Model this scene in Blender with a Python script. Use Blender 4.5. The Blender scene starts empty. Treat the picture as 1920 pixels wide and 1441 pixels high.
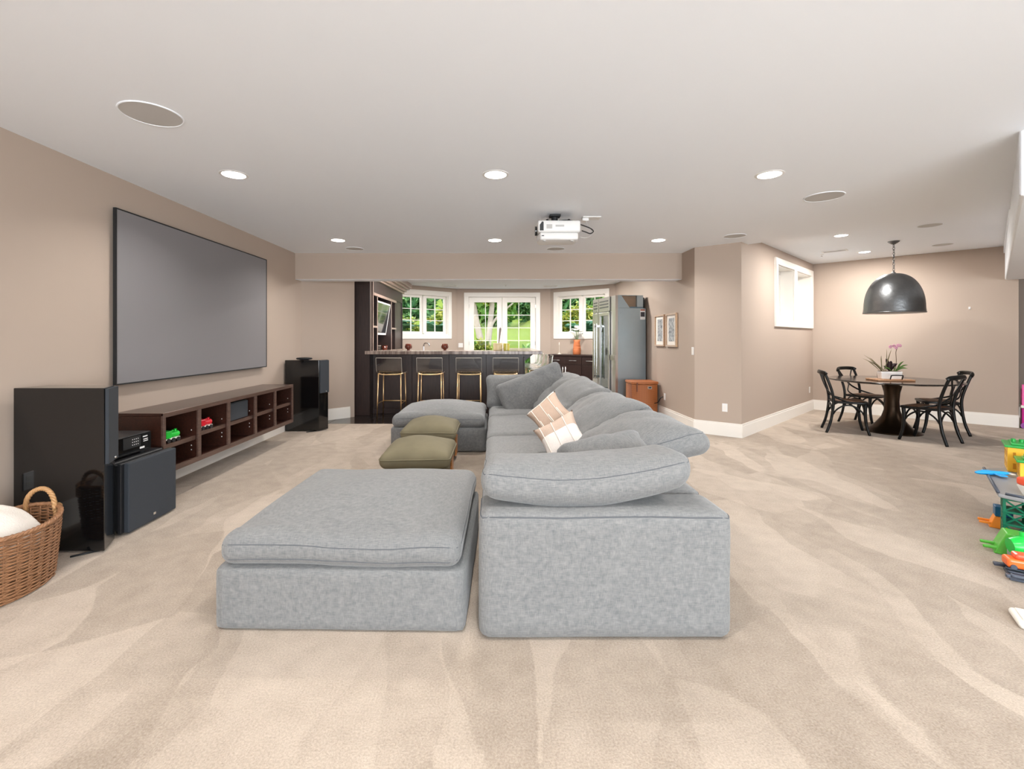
import bpy, bmesh, math, random
from mathutils import Vector, Matrix, Quaternion, noise as mnoise

SC = bpy.context.scene
COL = SC.collection
PI = math.pi
rnd = random.Random(7)

# ------------------------------------------------------------------ camera, light, exposure
EYE = 1.37
cam = bpy.data.cameras.new('camera'); co = bpy.data.objects.new('camera', cam); COL.objects.link(co)
cam.sensor_width = 36.0
cam.lens = 36.0 * 870.0 / 1920.0
cam.shift_x = (960 - 928) / 1920.0
cam.shift_y = -(720.5 - 635) / 1920.0
cam.clip_end = 300
co.location = (0, 0, EYE); co.rotation_euler = (PI / 2, 0, 0)
SC.camera = co

SC.view_settings.view_transform = 'Standard'
SC.view_settings.look = 'None'
SC.view_settings.gamma = 1.0
SC.view_settings.use_curve_mapping = False
SC.view_settings.exposure = 0.0

world = bpy.data.worlds.new('world'); SC.world = world; world.use_nodes = True
wn = world.node_tree.nodes; wl = world.node_tree.links
bg = wn['Background']; bg.inputs[1].default_value = 5.5
wtc = wn.new('ShaderNodeTexCoord'); wsep = wn.new('ShaderNodeSeparateXYZ'); wr = wn.new('ShaderNodeValToRGB')
wl.new(wtc.outputs['Generated'], wsep.inputs[0]); wl.new(wsep.outputs[2], wr.inputs[0])
wr.color_ramp.elements[0].position = 0.0; wr.color_ramp.elements[0].color = (0.90, 0.93, 0.95, 1)
wr.color_ramp.elements[1].position = 0.8; wr.color_ramp.elements[1].color = (0.62, 0.76, 0.95, 1)
wl.new(wr.outputs[0], bg.inputs[0])

sun = bpy.data.lights.new('sun', 'SUN'); sun.energy = 3.5; sun.angle = 0.02; sun.color = (1, 0.95, 0.85)
so = bpy.data.objects.new('sun', sun); COL.objects.link(so); so.rotation_euler = (math.radians(38), 0, math.radians(-25))

def area(name, loc, rot, sx, sy, power, col=(1, 1, 1), spread=180):
    l = bpy.data.lights.new(name, 'AREA'); l.shape = 'RECTANGLE'; l.size = sx; l.size_y = sy
    l.energy = power; l.color = col; l.spread = math.radians(spread)
    o = bpy.data.objects.new(name, l); COL.objects.link(o); o.location = loc; o.rotation_euler = rot
    return o
# soft fill lamp, added in an invented opening of the wall behind the camera
area('added_fill', (2.2, -4.02, 1.35), (PI / 2, 0, 0), 6.4, 2.2, 490, (0.86, 0.94, 1.0))
# sky portals in the openings of the bar bay and of the dining window (they only guide the sampling of the sky)
for nm, loc, rz, sx, sy in (('portal_door', (0.2, 12.62, 1.3), 0, 1.8, 2.4), ('portal_bay', (-1.83, 11.98, 2.0), math.radians(39.1), 1.6, 1.2),
                            ('portal_bay', (2.27, 11.98, 2.0), math.radians(-39.1), 1.6, 1.2), ('portal_dining', (5.1, 8.4, 2.12), math.radians(43.5), 2.3, 1.0)):
    po = area(nm, loc, (-PI / 2, 0, rz), sx, sy, 1.0); po.data.cycles.is_portal = True
LAMP = 16.5            # power of one downlight

# ------------------------------------------------------------------ materials
def lin(c):
    c = c / 255.0
    return c / 12.92 if c <= 0.04045 else ((c + 0.055) / 1.055) ** 2.4
def rgb(r, g, b): return (lin(r), lin(g), lin(b), 1)

def newmat(name):
    m = bpy.data.materials.new(name); m.use_nodes = True
    nt = m.node_tree
    return m, nt.nodes, nt.links, nt.nodes['Principled BSDF']

def mat(name, c, rough=0.6, metal=0.0, spec=0.5, var=0.06, scale=6.0, bump=0.0, bscale=80.0, stretch=(1, 1, 1), coat=0.0, emit=0.0, ecol=None):
    """Principled material with slight procedural variation of its colour and optional fine bump."""
    m, n, l, p = newmat(name)
    p.inputs['Roughness'].default_value = rough; p.inputs['Metallic'].default_value = metal
    p.inputs['Specular IOR Level'].default_value = spec; p.inputs['Coat Weight'].default_value = coat
    tc = n.new('ShaderNodeTexCoord'); mp = n.new('ShaderNodeMapping'); mp.inputs['Scale'].default_value = stretch
    l.new(tc.outputs['Object'], mp.inputs[0])
    nz = n.new('ShaderNodeTexNoise'); nz.inputs['Scale'].default_value = scale; nz.inputs['Detail'].default_value = 4
    l.new(mp.outputs[0], nz.inputs[0])
    mx = n.new('ShaderNodeMix'); mx.data_type = 'RGBA'
    a, b = 1 - var, 1 + var
    mx.inputs[6].default_value = (c[0] * a, c[1] * a, c[2] * a, 1)
    mx.inputs[7].default_value = (min(1, c[0] * b), min(1, c[1] * b), min(1, c[2] * b), 1)
    l.new(nz.outputs[0], mx.inputs[0]); l.new(mx.outputs[2], p.inputs['Base Color'])
    if bump:
        bz = n.new('ShaderNodeTexNoise'); bz.inputs['Scale'].default_value = bscale; bz.inputs['Detail'].default_value = 3
        l.new(mp.outputs[0], bz.inputs[0])
        bp = n.new('ShaderNodeBump'); bp.inputs['Strength'].default_value = bump; bp.inputs['Distance'].default_value = 0.01
        l.new(bz.outputs[0], bp.inputs['Height']); l.new(bp.outputs[0], p.inputs['Normal'])
    if emit:
        p.inputs['Emission Color'].default_value = ecol or c; p.inputs['Emission Strength'].default_value = emit
    return m

def glass(name, tint=(1, 1, 1, 1), refl=0.08, rough=0.02, k=0.6):
    m, n, l, p = newmat(name); n.remove(p)
    out = [x for x in n if x.type == 'OUTPUT_MATERIAL'][0]
    t = n.new('ShaderNodeBsdfTransparent'); t.inputs[0].default_value = tint
    g = n.new('ShaderNodeBsdfGlossy'); g.inputs['Roughness'].default_value = rough
    fr = n.new('ShaderNodeLayerWeight'); fr.inputs[0].default_value = 0.25
    ma = n.new('ShaderNodeMath'); ma.operation = 'MULTIPLY_ADD'; ma.inputs[1].default_value = k; ma.inputs[2].default_value = refl
    l.new(fr.outputs['Fresnel'], ma.inputs[0])
    mx = n.new('ShaderNodeMixShader'); l.new(ma.outputs[0], mx.inputs[0]); l.new(t.outputs[0], mx.inputs[1]); l.new(g.outputs[0], mx.inputs[2])
    l.new(mx.outputs[0], out.inputs[0])
    return m

def fabric(name, c1, c2, thread=520.0, bump=0.25):
    """Heathered woven linen: two crossed, stretched noises pick between two yarn colours."""
    m, n, l, p = newmat(name)
    p.inputs['Roughness'].default_value = 0.95; p.inputs['Specular IOR Level'].default_value = 0.15
    p.inputs['Sheen Weight'].default_value = 0.25
    tc = n.new('ShaderNodeTexCoord')
    outs = []
    for sc in ((thread * 0.06, thread * 0.06, thread), (thread, thread * 0.08, thread * 0.08), (thread * 0.08, thread, thread * 0.08), (9, 9, 30)):
        mp = n.new('ShaderNodeMapping'); mp.inputs['Scale'].default_value = sc
        l.new(tc.outputs['Object'], mp.inputs[0])
        nz = n.new('ShaderNodeTexNoise'); nz.inputs['Scale'].default_value = 1.0; nz.inputs['Detail'].default_value = 2
        l.new(mp.outputs[0], nz.inputs[0]); outs.append(nz.outputs[0])
    s = n.new('ShaderNodeMath'); s.operation = 'ADD'; l.new(outs[0], s.inputs[0]); l.new(outs[1], s.inputs[1])
    s3 = n.new('ShaderNodeMath'); s3.operation = 'ADD'; l.new(s.outputs[0], s3.inputs[0]); l.new(outs[2], s3.inputs[1])
    s2 = n.new('ShaderNodeMath'); s2.operation = 'MULTIPLY_ADD'; s2.inputs[1].default_value = 0.25; l.new(outs[3], s2.inputs[0]); l.new(s3.outputs[0], s2.inputs[2])
    mr = n.new('ShaderNodeMapRange'); mr.inputs[1].default_value = 1.25; mr.inputs[2].default_value = 2.0
    l.new(s2.outputs[0], mr.inputs[0])
    mx = n.new('ShaderNodeMix'); mx.data_type = 'RGBA'; mx.inputs[6].default_value = c1; mx.inputs[7].default_value = c2
    l.new(mr.outputs[0], mx.inputs[0]); l.new(mx.outputs[2], p.inputs['Base Color'])
    bp = n.new('ShaderNodeBump'); bp.inputs['Strength'].default_value = bump; bp.inputs['Distance'].default_value = 0.002
    l.new(mr.outputs[0], bp.inputs['Height']); l.new(bp.outputs[0], p.inputs['Normal'])
    return m

def wood(name, c1, c2, rough=0.35, stretch=(1, 12, 12), scale=5.0, coat=0.2):
    m, n, l, p = newmat(name)
    p.inputs['Roughness'].default_value = rough; p.inputs['Coat Weight'].default_value = coat; p.inputs['Coat Roughness'].default_value = 0.2
    tc = n.new('ShaderNodeTexCoord'); mp = n.new('ShaderNodeMapping'); mp.inputs['Scale'].default_value = stretch
    l.new(tc.outputs['Object'], mp.inputs[0])
    nz = n.new('ShaderNodeTexNoise'); nz.inputs['Scale'].default_value = scale; nz.inputs['Detail'].default_value = 6; nz.inputs['Distortion'].default_value = 0.6
    l.new(mp.outputs[0], nz.inputs[0])
    cr = n.new('ShaderNodeValToRGB'); cr.color_ramp.elements[0].position = 0.3; cr.color_ramp.elements[0].color = c1
    cr.color_ramp.elements[1].position = 0.75; cr.color_ramp.elements[1].color = c2
    l.new(nz.outputs[0], cr.inputs[0]); l.new(cr.outputs[0], p.inputs['Base Color'])
    return m

def carpet():
    m, n, l, p = newmat('carpet')
    p.inputs['Roughness'].default_value = 1.0; p.inputs['Specular IOR Level'].default_value = 0.05; p.inputs['Sheen Weight'].default_value = 0.2
    tc = n.new('ShaderNodeTexCoord')
    dn = n.new('ShaderNodeTexNoise'); dn.inputs['Scale'].default_value = 0.9; dn.inputs['Detail'].default_value = 2
    l.new(tc.outputs['Object'], dn.inputs[0])
    dm = n.new('ShaderNodeMix'); dm.data_type = 'VECTOR'; dm.inputs[0].default_value = 0.32
    l.new(tc.outputs['Object'], dm.inputs[4]); l.new(dn.outputs['Color'], dm.inputs[5])
    acc = None
    for (rz, sc, seed) in ((0.5, (2.3, 0.9, 1), 0.0), (-0.75, (2.6, 0.85, 1), 7.3), (1.45, (1.7, 0.7, 1), 3.1)):
        mp = n.new('ShaderNodeMapping'); mp.inputs['Rotation'].default_value = (0, 0, rz); mp.inputs['Scale'].default_value = sc
        mp.inputs['Location'].default_value = (seed, seed * 0.7, 0)
        l.new(dm.outputs[1], mp.inputs[0])
        v = n.new('ShaderNodeTexVoronoi'); v.inputs['Scale'].default_value = 1.45; v.feature = 'SMOOTH_F1'; v.inputs['Smoothness'].default_value = 0.035
        l.new(mp.outputs[0], v.inputs[0])
        sp = n.new('ShaderNodeSeparateColor'); l.new(v.outputs['Color'], sp.inputs[0])
        # every stroke of the vacuum fades along its length
        gr = n.new('ShaderNodeMath'); gr.operation = 'MULTIPLY_ADD'; gr.inputs[1].default_value = -0.35
        l.new(v.outputs['Distance'], gr.inputs[0]); l.new(sp.outputs[0], gr.inputs[2])
        if acc is None: acc = gr.outputs[0]
        else:
            ad = n.new('ShaderNodeMath'); ad.operation = 'ADD'; l.new(acc, ad.inputs[0]); l.new(gr.outputs[0], ad.inputs[1]); acc = ad.outputs[0]
    mr = n.new('ShaderNodeMapRange'); mr.inputs[1].default_value = 0.45; mr.inputs[2].default_value = 1.75; mr.interpolation_type = 'SMOOTHSTEP'
    l.new(acc, mr.inputs[0])
    md = n.new('ShaderNodeTexNoise'); md.inputs['Scale'].default_value = 9.0; md.inputs['Detail'].default_value = 5
    l.new(tc.outputs['Object'], md.inputs[0])
    fn = n.new('ShaderNodeTexNoise'); fn.inputs['Scale'].default_value = 120.0; fn.inputs['Detail'].default_value = 4; fn.inputs['Roughness'].default_value = 0.7
    l.new(tc.outputs['Object'], fn.inputs[0])
    a1 = n.new('ShaderNodeMath'); a1.operation = 'MULTIPLY_ADD'; a1.inputs[1].default_value = 1.3
    l.new(md.outputs[0], a1.inputs[0]); l.new(mr.outputs[0], a1.inputs[2])
    a2 = n.new('ShaderNodeMath'); a2.operation = 'MULTIPLY_ADD'; a2.inputs[1].default_value = 3.8
    l.new(fn.outputs[0], a2.inputs[0]); l.new(a1.outputs[0], a2.inputs[2])
    m2 = n.new('ShaderNodeMapRange'); m2.inputs[1].default_value = 1.6; m2.inputs[2].default_value = 4.5
    l.new(a2.outputs[0], m2.inputs[0])
    mx = n.new('ShaderNodeMix'); mx.data_type = 'RGBA'; mx.inputs[6].default_value = rgb(138, 122, 106); mx.inputs[7].default_value = rgb(209, 193, 176)
    l.new(m2.outputs[0], mx.inputs[0]); l.new(mx.outputs[2], p.inputs['Base Color'])
    bp = n.new('ShaderNodeBump'); bp.inputs['Strength'].default_value = 0.7; bp.inputs['Distance'].default_value = 0.008
    l.new(fn.outputs[0], bp.inputs['Height']); l.new(bp.outputs[0], p.inputs['Normal'])
    return m

def leaves(name, c1, c2, c3):
    m, n, l, p = newmat(name); out = [x for x in n if x.type == 'OUTPUT_MATERIAL'][0]
    ge = n.new('ShaderNodeNewGeometry'); cr = n.new('ShaderNodeValToRGB')
    cr.color_ramp.elements[0].color = c1; cr.color_ramp.elements[1].color = c3
    e = cr.color_ramp.elements.new(0.5); e.color = c2
    l.new(ge.outputs['Random Per Island'], cr.inputs[0])
    l.new(cr.outputs[0], p.inputs['Base Color']); p.inputs['Roughness'].default_value = 0.5
    tr = n.new('ShaderNodeBsdfTranslucent'); l.new(cr.outputs[0], tr.inputs[0])
    mx = n.new('ShaderNodeMixShader'); mx.inputs[0].default_value = 0.35
    l.new(p.outputs[0], mx.inputs[1]); l.new(tr.outputs[0], mx.inputs[2]); l.new(mx.outputs[0], out.inputs[0])
    return m

def halves(name, c1, c2, split=0.0, axis=0):
    """Two-colour cloth: the sides of a plane across the cushion have a colour each, with a woven grain."""
    m, n, l, p = newmat(name)
    p.inputs['Roughness'].default_value = 0.95; p.inputs['Specular IOR Level'].default_value = 0.1
    tc = n.new('ShaderNodeTexCoord'); sp = n.new('ShaderNodeSeparateXYZ'); l.new(tc.outputs['Object'], sp.inputs[0])
    gt = n.new('ShaderNodeMath'); gt.operation = 'GREATER_THAN'; gt.inputs[1].default_value = split
    l.new(sp.outputs[axis], gt.inputs[0])
    nz = n.new('ShaderNodeTexNoise'); nz.inputs['Scale'].default_value = 160; l.new(tc.outputs['Object'], nz.inputs[0])
    mx = n.new('ShaderNodeMix'); mx.data_type = 'RGBA'; mx.inputs[6].default_value = c1; mx.inputs[7].default_value = c2
    l.new(gt.outputs[0], mx.inputs[0])
    mm = n.new('ShaderNodeMix'); mm.data_type = 'RGBA'; mm.blend_type = 'MULTIPLY'; mm.inputs[0].default_value = 0.25
    l.new(mx.outputs[2], mm.inputs[6]); l.new(nz.outputs[0], mm.inputs[7]); l.new(mm.outputs[2], p.inputs['Base Color'])
    return m

def wicker(name, c1, c2, scale=60):
    m, n, l, p = newmat(name); p.inputs['Roughness'].default_value = 0.5
    tc = n.new('ShaderNodeTexCoord'); outs = []
    for d in ('X', 'Z'):
        w = n.new('ShaderNodeTexWave'); w.bands_direction = d; w.inputs['Scale'].default_value = scale if d == 'Z' else scale * 0.75
        w.inputs['Distortion'].default_value = 1.0; l.new(tc.outputs['Object'], w.inputs[0]); outs.append(w.outputs['Fac'])
    mu = n.new('ShaderNodeMath'); mu.operation = 'MULTIPLY'; l.new(outs[0], mu.inputs[0]); l.new(outs[1], mu.inputs[1])
    mx = n.new('ShaderNodeMix'); mx.data_type = 'RGBA'; mx.inputs[6].default_value = c1; mx.inputs[7].default_value = c2
    l.new(mu.outputs[0], mx.inputs[0]); l.new(mx.outputs[2], p.inputs['Base Color'])
    bp = n.new('ShaderNodeBump'); bp.inputs['Strength'].default_value = 0.6; bp.inputs['Distance'].default_value = 0.006
    l.new(mu.outputs[0], bp.inputs['Height']); l.new(bp.outputs[0], p.inputs['Normal'])
    return m

def photo_print(name, seed):
    m, n, l, p = newmat(name); p.inputs['Roughness'].default_value = 0.3
    tc = n.new('ShaderNodeTexCoord'); mp = n.new('ShaderNodeMapping'); mp.inputs['Location'].default_value = (seed, seed, seed); mp.inputs['Scale'].default_value = (24, 1, 13)
    l.new(tc.outputs['Object'], mp.inputs[0])
    nz = n.new('ShaderNodeTexNoise'); nz.inputs['Scale'].default_value = 1.6; nz.inputs['Detail'].default_value = 8; l.new(mp.outputs[0], nz.inputs[0])
    cr = n.new('ShaderNodeValToRGB'); cr.color_ramp.elements[0].position = 0.35; cr.color_ramp.elements[0].color = rgb(50, 48, 47)
    cr.color_ramp.elements[1].position = 0.68; cr.color_ramp.elements[1].color = rgb(205, 200, 195)
    l.new(nz.outputs[0], cr.inputs[0]); l.new(cr.outputs[0], p.inputs['Base Color'])
    return m

M = dict(
    wall=mat('wall_paint', rgb(177, 160, 146), 0.75, var=0.015, scale=1.5, bump=0.04, bscale=220),
    ceil=mat('ceiling_paint', rgb(238, 241, 246), 0.9, var=0.008, scale=1.0),
    trim=mat('white_trim', rgb(236, 230, 222), 0.45, var=0.01),
    carpet=carpet(),
    tile=mat('dark_tile', rgb(44, 36, 33), 0.16, var=0.25, scale=3.0),
    grout=mat('grout', rgb(92, 84, 78), 0.9),
    sofa=fabric('grey_linen', rgb(104, 105, 106), rgb(134, 133, 131)),
    seam=mat('grey_seam', rgb(92, 94, 98), 0.95),
    olive=mat('olive_velvet', rgb(118, 110, 88), 0.8, var=0.25, scale=5.0, spec=0.2),
    olive_pipe=mat('olive_piping', rgb(112, 104, 80), 0.8),
    oak=wood('oak_leg', rgb(176, 110, 60), rgb(206, 142, 86)),
    espresso=wood('espresso_wood', rgb(36, 22, 19), rgb(55, 36, 31), 0.42, (12, 12, 1), 5.0, 0.12),
    walnut=wood('walnut_console', rgb(42, 21, 14), rgb(66, 35, 25), 0.34, (14, 1, 14), 4.0, 0.5),
    edge=wood('console_face', rgb(70, 50, 42), rgb(98, 74, 64), 0.4, (14, 1, 14), 4.0, 0.3),
    stone=None,
    black=mat('black_gloss', rgb(10, 10, 11), 0.09, var=0.0, spec=0.55, coat=0.3),
    blackm=mat('black_matte', rgb(22, 23, 25), 0.65, var=0.1, scale=60),
    grille=mat('grille_cloth', rgb(46, 50, 56), 0.85, var=0.25, scale=300),
    dark=mat('charcoal_plastic', rgb(34, 34, 36), 0.4, var=0.1),
    screen=mat('projection_screen', rgb(126, 122, 124), 0.75, var=0.02, scale=0.8),
    brass=mat('brass', rgb(244, 210, 160), 0.3, 1.0, var=0.05),
    steel=mat('brushed_steel', rgb(200, 196, 192), 0.28, 1.0, var=0.08, scale=3.0, stretch=(30, 30, 1)),
    galv=mat('galvanised_panel', rgb(160, 174, 181), 0.32, 0.55, var=0.12, scale=2.5),
    galv2=mat('bluish_panel', rgb(96, 120, 134), 0.4, 0.6, var=0.1, scale=2.0),
    chrome=mat('chrome', rgb(220, 220, 220), 0.12, 1.0, var=0.0),
    acrylic=glass('acrylic', (0.93, 0.93, 0.93, 1), 0.06),
    pane=glass('window_pane', (0.97, 0.98, 0.97, 1), 0.0, 0.02, 0.15),
    fglass=glass('refrigerator_glass', (0.62, 0.68, 0.66, 1), 0.16),
    white=mat('white_plastic', rgb(232, 230, 228), 0.4, var=0.01),
    spk=mat('ceiling_speaker_mesh', rgb(190, 187, 184), 0.9, var=0.03, scale=200),
    bchair=mat('black_chair_wood', rgb(10, 10, 10), 0.35, var=0.2, spec=0.3),
    rattan=wicker('rattan_seat', rgb(96, 62, 40), rgb(160, 112, 76), 120),
    pend=mat('hammered_metal', rgb(104, 105, 106), 0.36, 0.9, var=0.15, scale=14, bump=0.25, bscale=30),
    pendin=mat('pendant_inside', rgb(190, 160, 130), 0.6),
    bronze=mat('bronze_pedestal', rgb(62, 48, 36), 0.3, 0.85, var=0.2, scale=4),
    tabletop=mat('dark_tabletop', rgb(40, 34, 31), 0.14, var=0.15),
    wicker=mat('willow', rgb(146, 104, 72), 0.5, var=0.45, scale=30),
    wicker2=mat('pale_willow', rgb(186, 142, 96), 0.5, var=0.25, scale=30),
    hamper=wicker('orange_wicker', rgb(142, 76, 36), rgb(206, 132, 76), 24),
    leather=mat('brown_leather', rgb(104, 52, 26), 0.5),
    linen=mat('white_blanket', rgb(226, 218, 208), 0.95, bump=0.5, bscale=130),
    ceram=mat('white_ceramic', rgb(236, 234, 232), 0.25, var=0.01),
    terra=mat('terracotta', rgb(194, 112, 66), 0.65, var=0.2, scale=14),
    amber=mat('amber_ceramic', rgb(96, 44, 30), 0.15, var=0.4, scale=25),
    yglass=mat('yellow_glass', rgb(206, 196, 96), 0.15, var=0.2, scale=12),
    pglass=mat('pale_straw', rgb(222, 204, 160), 0.4, var=0.1),
    leafg=leaves('house_leaf', rgb(50, 90, 40), rgb(92, 134, 62), rgb(140, 160, 84)),
    leafp=mat('plum_leaf', rgb(52, 30, 34), 0.5),
    grassy=leaves('grassy_leaf', rgb(122, 128, 84), rgb(150, 140, 102), rgb(168, 150, 128)),
    pink=mat('orchid_pink', rgb(196, 140, 162), 0.6),
    tray=wood('tray_wood', rgb(168, 118, 84), rgb(206, 160, 122)),
    pillow=mat('tan_cloth', rgb(198, 172, 153), 0.95, var=0.06, scale=60, bump=0.2, bscale=300),
    pillow2=halves('tan_white_cloth', rgb(212, 188, 170), rgb(252, 244, 238), -0.04),
    cream=mat('cream_thread', rgb(244, 232, 220), 0.9),
    framew=wood('picture_frame_wood', rgb(176, 142, 112), rgb(202, 172, 142)),
    mount=mat('white_mount', rgb(236, 230, 222), 0.8),
    print1=photo_print('photo_print_one', 1.3), print2=photo_print('photo_print_two', 5.1),
    lens=mat('lamp_lens', rgb(255, 250, 244), 0.4, var=0.0, emit=14.0, ecol=(1, 0.97, 0.93, 1)),
    flower=mat('white_flower', rgb(240, 238, 232), 0.7),
    t_green=mat('toy_green', rgb(40, 160, 70), 0.3), t_dgreen=mat('toy_dark_green', rgb(18, 104, 76), 0.35),
    t_lime=mat('toy_lime', rgb(92, 184, 66), 0.3), t_bright=mat('toy_bright_green', rgb(30, 196, 72), 0.25),
    t_yellow=mat('toy_yellow', rgb(250, 196, 60), 0.35), t_orange=mat('toy_orange', rgb(246, 146, 40), 0.35),
    t_red=mat('toy_red', rgb(238, 92, 60), 0.3), t_blue=mat('toy_blue', rgb(40, 168, 238), 0.3),
    t_navy=mat('toy_navy', rgb(26, 92, 130), 0.35), t_grey=mat('toy_grey', rgb(150, 150, 152), 0.4),
    t_track=mat('toy_track', rgb(70, 76, 88), 0.4), t_white=mat('toy_white', rgb(240, 236, 226), 0.4),
    t_pink=mat('toy_pink', rgb(240, 96, 170), 0.35), t_mag=mat('toy_magenta', rgb(196, 24, 140), 0.35), t_purple=mat('toy_purple', rgb(150, 70, 160), 0.35),
    red=mat('red_enamel', rgb(214, 24, 44), 0.3), green=mat('green_enamel', rgb(24, 190, 56), 0.3),
    lawn=mat('lawn', rgb(112, 124, 56), 1.0, spec=0.0, var=0.25, scale=1.2),
    bark=mat('pale_bark', rgb(160, 144, 132), 0.9, var=0.2, scale=8), barkd=mat('dark_bark', rgb(98, 80, 66), 0.9, var=0.2, scale=8),
    rock=mat('garden_rock', rgb(128, 121, 116), 1.0, spec=0.0, var=0.2, scale=5),
    leaf_y=leaves('yellow_green_leaf', rgb(74, 100, 26), rgb(122, 134, 44), rgb(196, 184, 84)),
    leaf_m=leaves('mid_green_leaf', rgb(76, 124, 54), rgb(122, 164, 78), rgb(170, 196, 110)),
    leaf_d=leaves('deep_green_leaf', rgb(72, 122, 84), rgb(106, 154, 102), rgb(154, 184, 122)),
    leaf_h=leaves('hosta_leaf', rgb(56, 104, 74), rgb(90, 134, 96), rgb(150, 174, 142)),
)
def stone_mat():
    m, n, l, p = newmat('veined_stone'); p.inputs['Roughness'].default_value = 0.25
    tc = n.new('ShaderNodeTexCoord'); mp = n.new('ShaderNodeMapping'); mp.inputs['Scale'].default_value = (22, 1.2, 0.6)
    l.new(tc.outputs['Object'], mp.inputs[0])
    nz = n.new('ShaderNodeTexNoise'); nz.inputs['Scale'].default_value = 1.0; nz.inputs['Detail'].default_value = 5; l.new(mp.outputs[0], nz.inputs[0])
    cr = n.new('ShaderNodeValToRGB'); cr.color_ramp.elements[0].position = 0.3; cr.color_ramp.elements[0].color = rgb(92, 74, 66)
    cr.color_ramp.elements[1].position = 0.75; cr.color_ramp.elements[1].color = rgb(176, 158, 146)
    l.new(nz.outputs[0], cr.inputs[0]); l.new(cr.outputs[0], p.inputs['Base Color'])
    return m
M['stone'] = stone_mat()

# ------------------------------------------------------------------ mesh helpers
class MB:
    """Collects shapes; build() links them as one mesh object."""
    def __init__(s): s.v = []; s.f = []
    def add(s, vs, fs, mtx=None):
        k = len(s.v)
        s.v += [tuple(mtx @ Vector(v)) if mtx else tuple(v) for v in vs]
        s.f += [tuple(i + k for i in f) for f in fs]; return s
    def box(s, x0, x1, y0, y1, z0, z1, mtx=None):
        return s.add([(x0, y0, z0), (x1, y0, z0), (x1, y1, z0), (x0, y1, z0), (x0, y0, z1), (x1, y0, z1), (x1, y1, z1), (x0, y1, z1)],
                     [(0, 3, 2, 1), (4, 5, 6, 7), (0, 1, 5, 4), (1, 2, 6, 5), (2, 3, 7, 6), (3, 0, 4, 7)], mtx)
    def prism(s, poly, z0, z1, mtx=None):
        a = sum(poly[i][0] * poly[(i + 1) % len(poly)][1] - poly[(i + 1) % len(poly)][0] * poly[i][1] for i in range(len(poly)))
        if a < 0: poly = poly[::-1]
        n = len(poly)
        return s.add([(p[0], p[1], z0) for p in poly] + [(p[0], p[1], z1) for p in poly],
                     [tuple(range(n))[::-1], tuple(range(n, 2 * n))] + [(i, (i + 1) % n, n + (i + 1) % n, n + i) for i in range(n)], mtx)
    def tube(s, pts, r, n=8, closed=False, flat=1.0, cap=True, mtx=None):
        pts = [Vector(p) for p in pts]; m = len(pts)
        rs = r if isinstance(r, (list, tuple)) else [r] * m
        tang = []
        for i in range(m):
            a = pts[(i - 1) % m] if (closed or i > 0) else pts[i]
            b = pts[(i + 1) % m] if (closed or i < m - 1) else pts[i]
            t = b - a; tang.append(t.normalized() if t.length > 1e-9 else Vector((0, 0, 1)))
        up = Vector((0, 0, 1)) if abs(tang[0].z) < 0.9 else Vector((1, 0, 0))
        nr = (up - tang[0] * up.dot(tang[0])).normalized(); vs = []
        for i in range(m):
            nr = nr - tang[i] * nr.dot(tang[i])
            nr = nr.normalized() if nr.length > 1e-6 else tang[i].orthogonal().normalized()
            bi = tang[i].cross(nr)
            for k in range(n):
                a = 2 * PI * k / n
                vs.append(pts[i] + nr * (math.cos(a) * rs[i]) + bi * (math.sin(a) * rs[i] * flat))
        fs = []
        for i in range(m if closed else m - 1):
            j = (i + 1) % m
            for k in range(n):
                fs.append((i * n + k, i * n + (k + 1) % n, j * n + (k + 1) % n, j * n + k))
        if cap and not closed: fs += [tuple(range(n))[::-1], tuple(range((m - 1) * n, m * n))]
        return s.add(vs, fs, mtx)
    def lathe(s, prof, n=24, mtx=None, sx=1.0, sy=1.0):
        vs = []; fs = []; m = len(prof)
        for (r, z) in prof:
            for k in range(n):
                a = 2 * PI * k / n; vs.append((r * math.cos(a) * sx, r * math.sin(a) * sy, z))
        for i in range(m - 1):
            for k in range(n): fs.append((i * n + k, i * n + (k + 1) % n, (i + 1) * n + (k + 1) % n, (i + 1) * n + k))
        if prof[0][0] > 1e-6: fs.append(tuple(range(n))[::-1])
        if prof[-1][0] > 1e-6: fs.append(tuple(range((m - 1) * n, m * n)))
        return s.add(vs, fs, mtx)
    def cyl(s, x, y, z0, z1, r, n=16): return s.lathe([(r, z0), (r, z1)], n, Matrix.Translation((x, y, 0)))
    def ball(s, c, r, n=10, sx=1, sy=1, sz=1):
        prof = [(max(1e-7, r * math.sin(PI * i / n)), -r * math.cos(PI * i / n)) for i in range(n + 1)]
        return s.lathe(prof, n + 4, Matrix.Translation(c) @ Matrix.Diagonal((sx, sy, sz, 1)))
    def build(s, name, m, parent=None, smooth=False, bevel=0.0, seg=2, loc=None, rot=None):
        me = bpy.data.meshes.new(name); me.from_pydata(s.v, [], s.f); me.update()
        bm = bmesh.new(); bm.from_mesh(me)
        bmesh.ops.remove_doubles(bm, verts=bm.verts, dist=1e-6)
        if bevel:
            es = [e for e in bm.edges if len(e.link_faces) == 2 and e.calc_face_angle(0) > 0.5]
            bmesh.ops.bevel(bm, geom=es, offset=bevel, segments=seg, profile=0.5, affect='EDGES', clamp_overlap=True)
        bmesh.ops.recalc_face_normals(bm, faces=bm.faces)
        bm.to_mesh(me); bm.free()
        if smooth:
            for p in me.polygons: p.use_smooth = True
            if smooth != 'all': me.set_sharp_from_angle(angle=math.radians(38))
        o = bpy.data.objects.new(name, me); COL.objects.link(o); me.materials.append(m)
        if parent: o.parent = parent
        if loc: o.location = loc
        if rot: o.rotation_euler = rot
        return o

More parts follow.
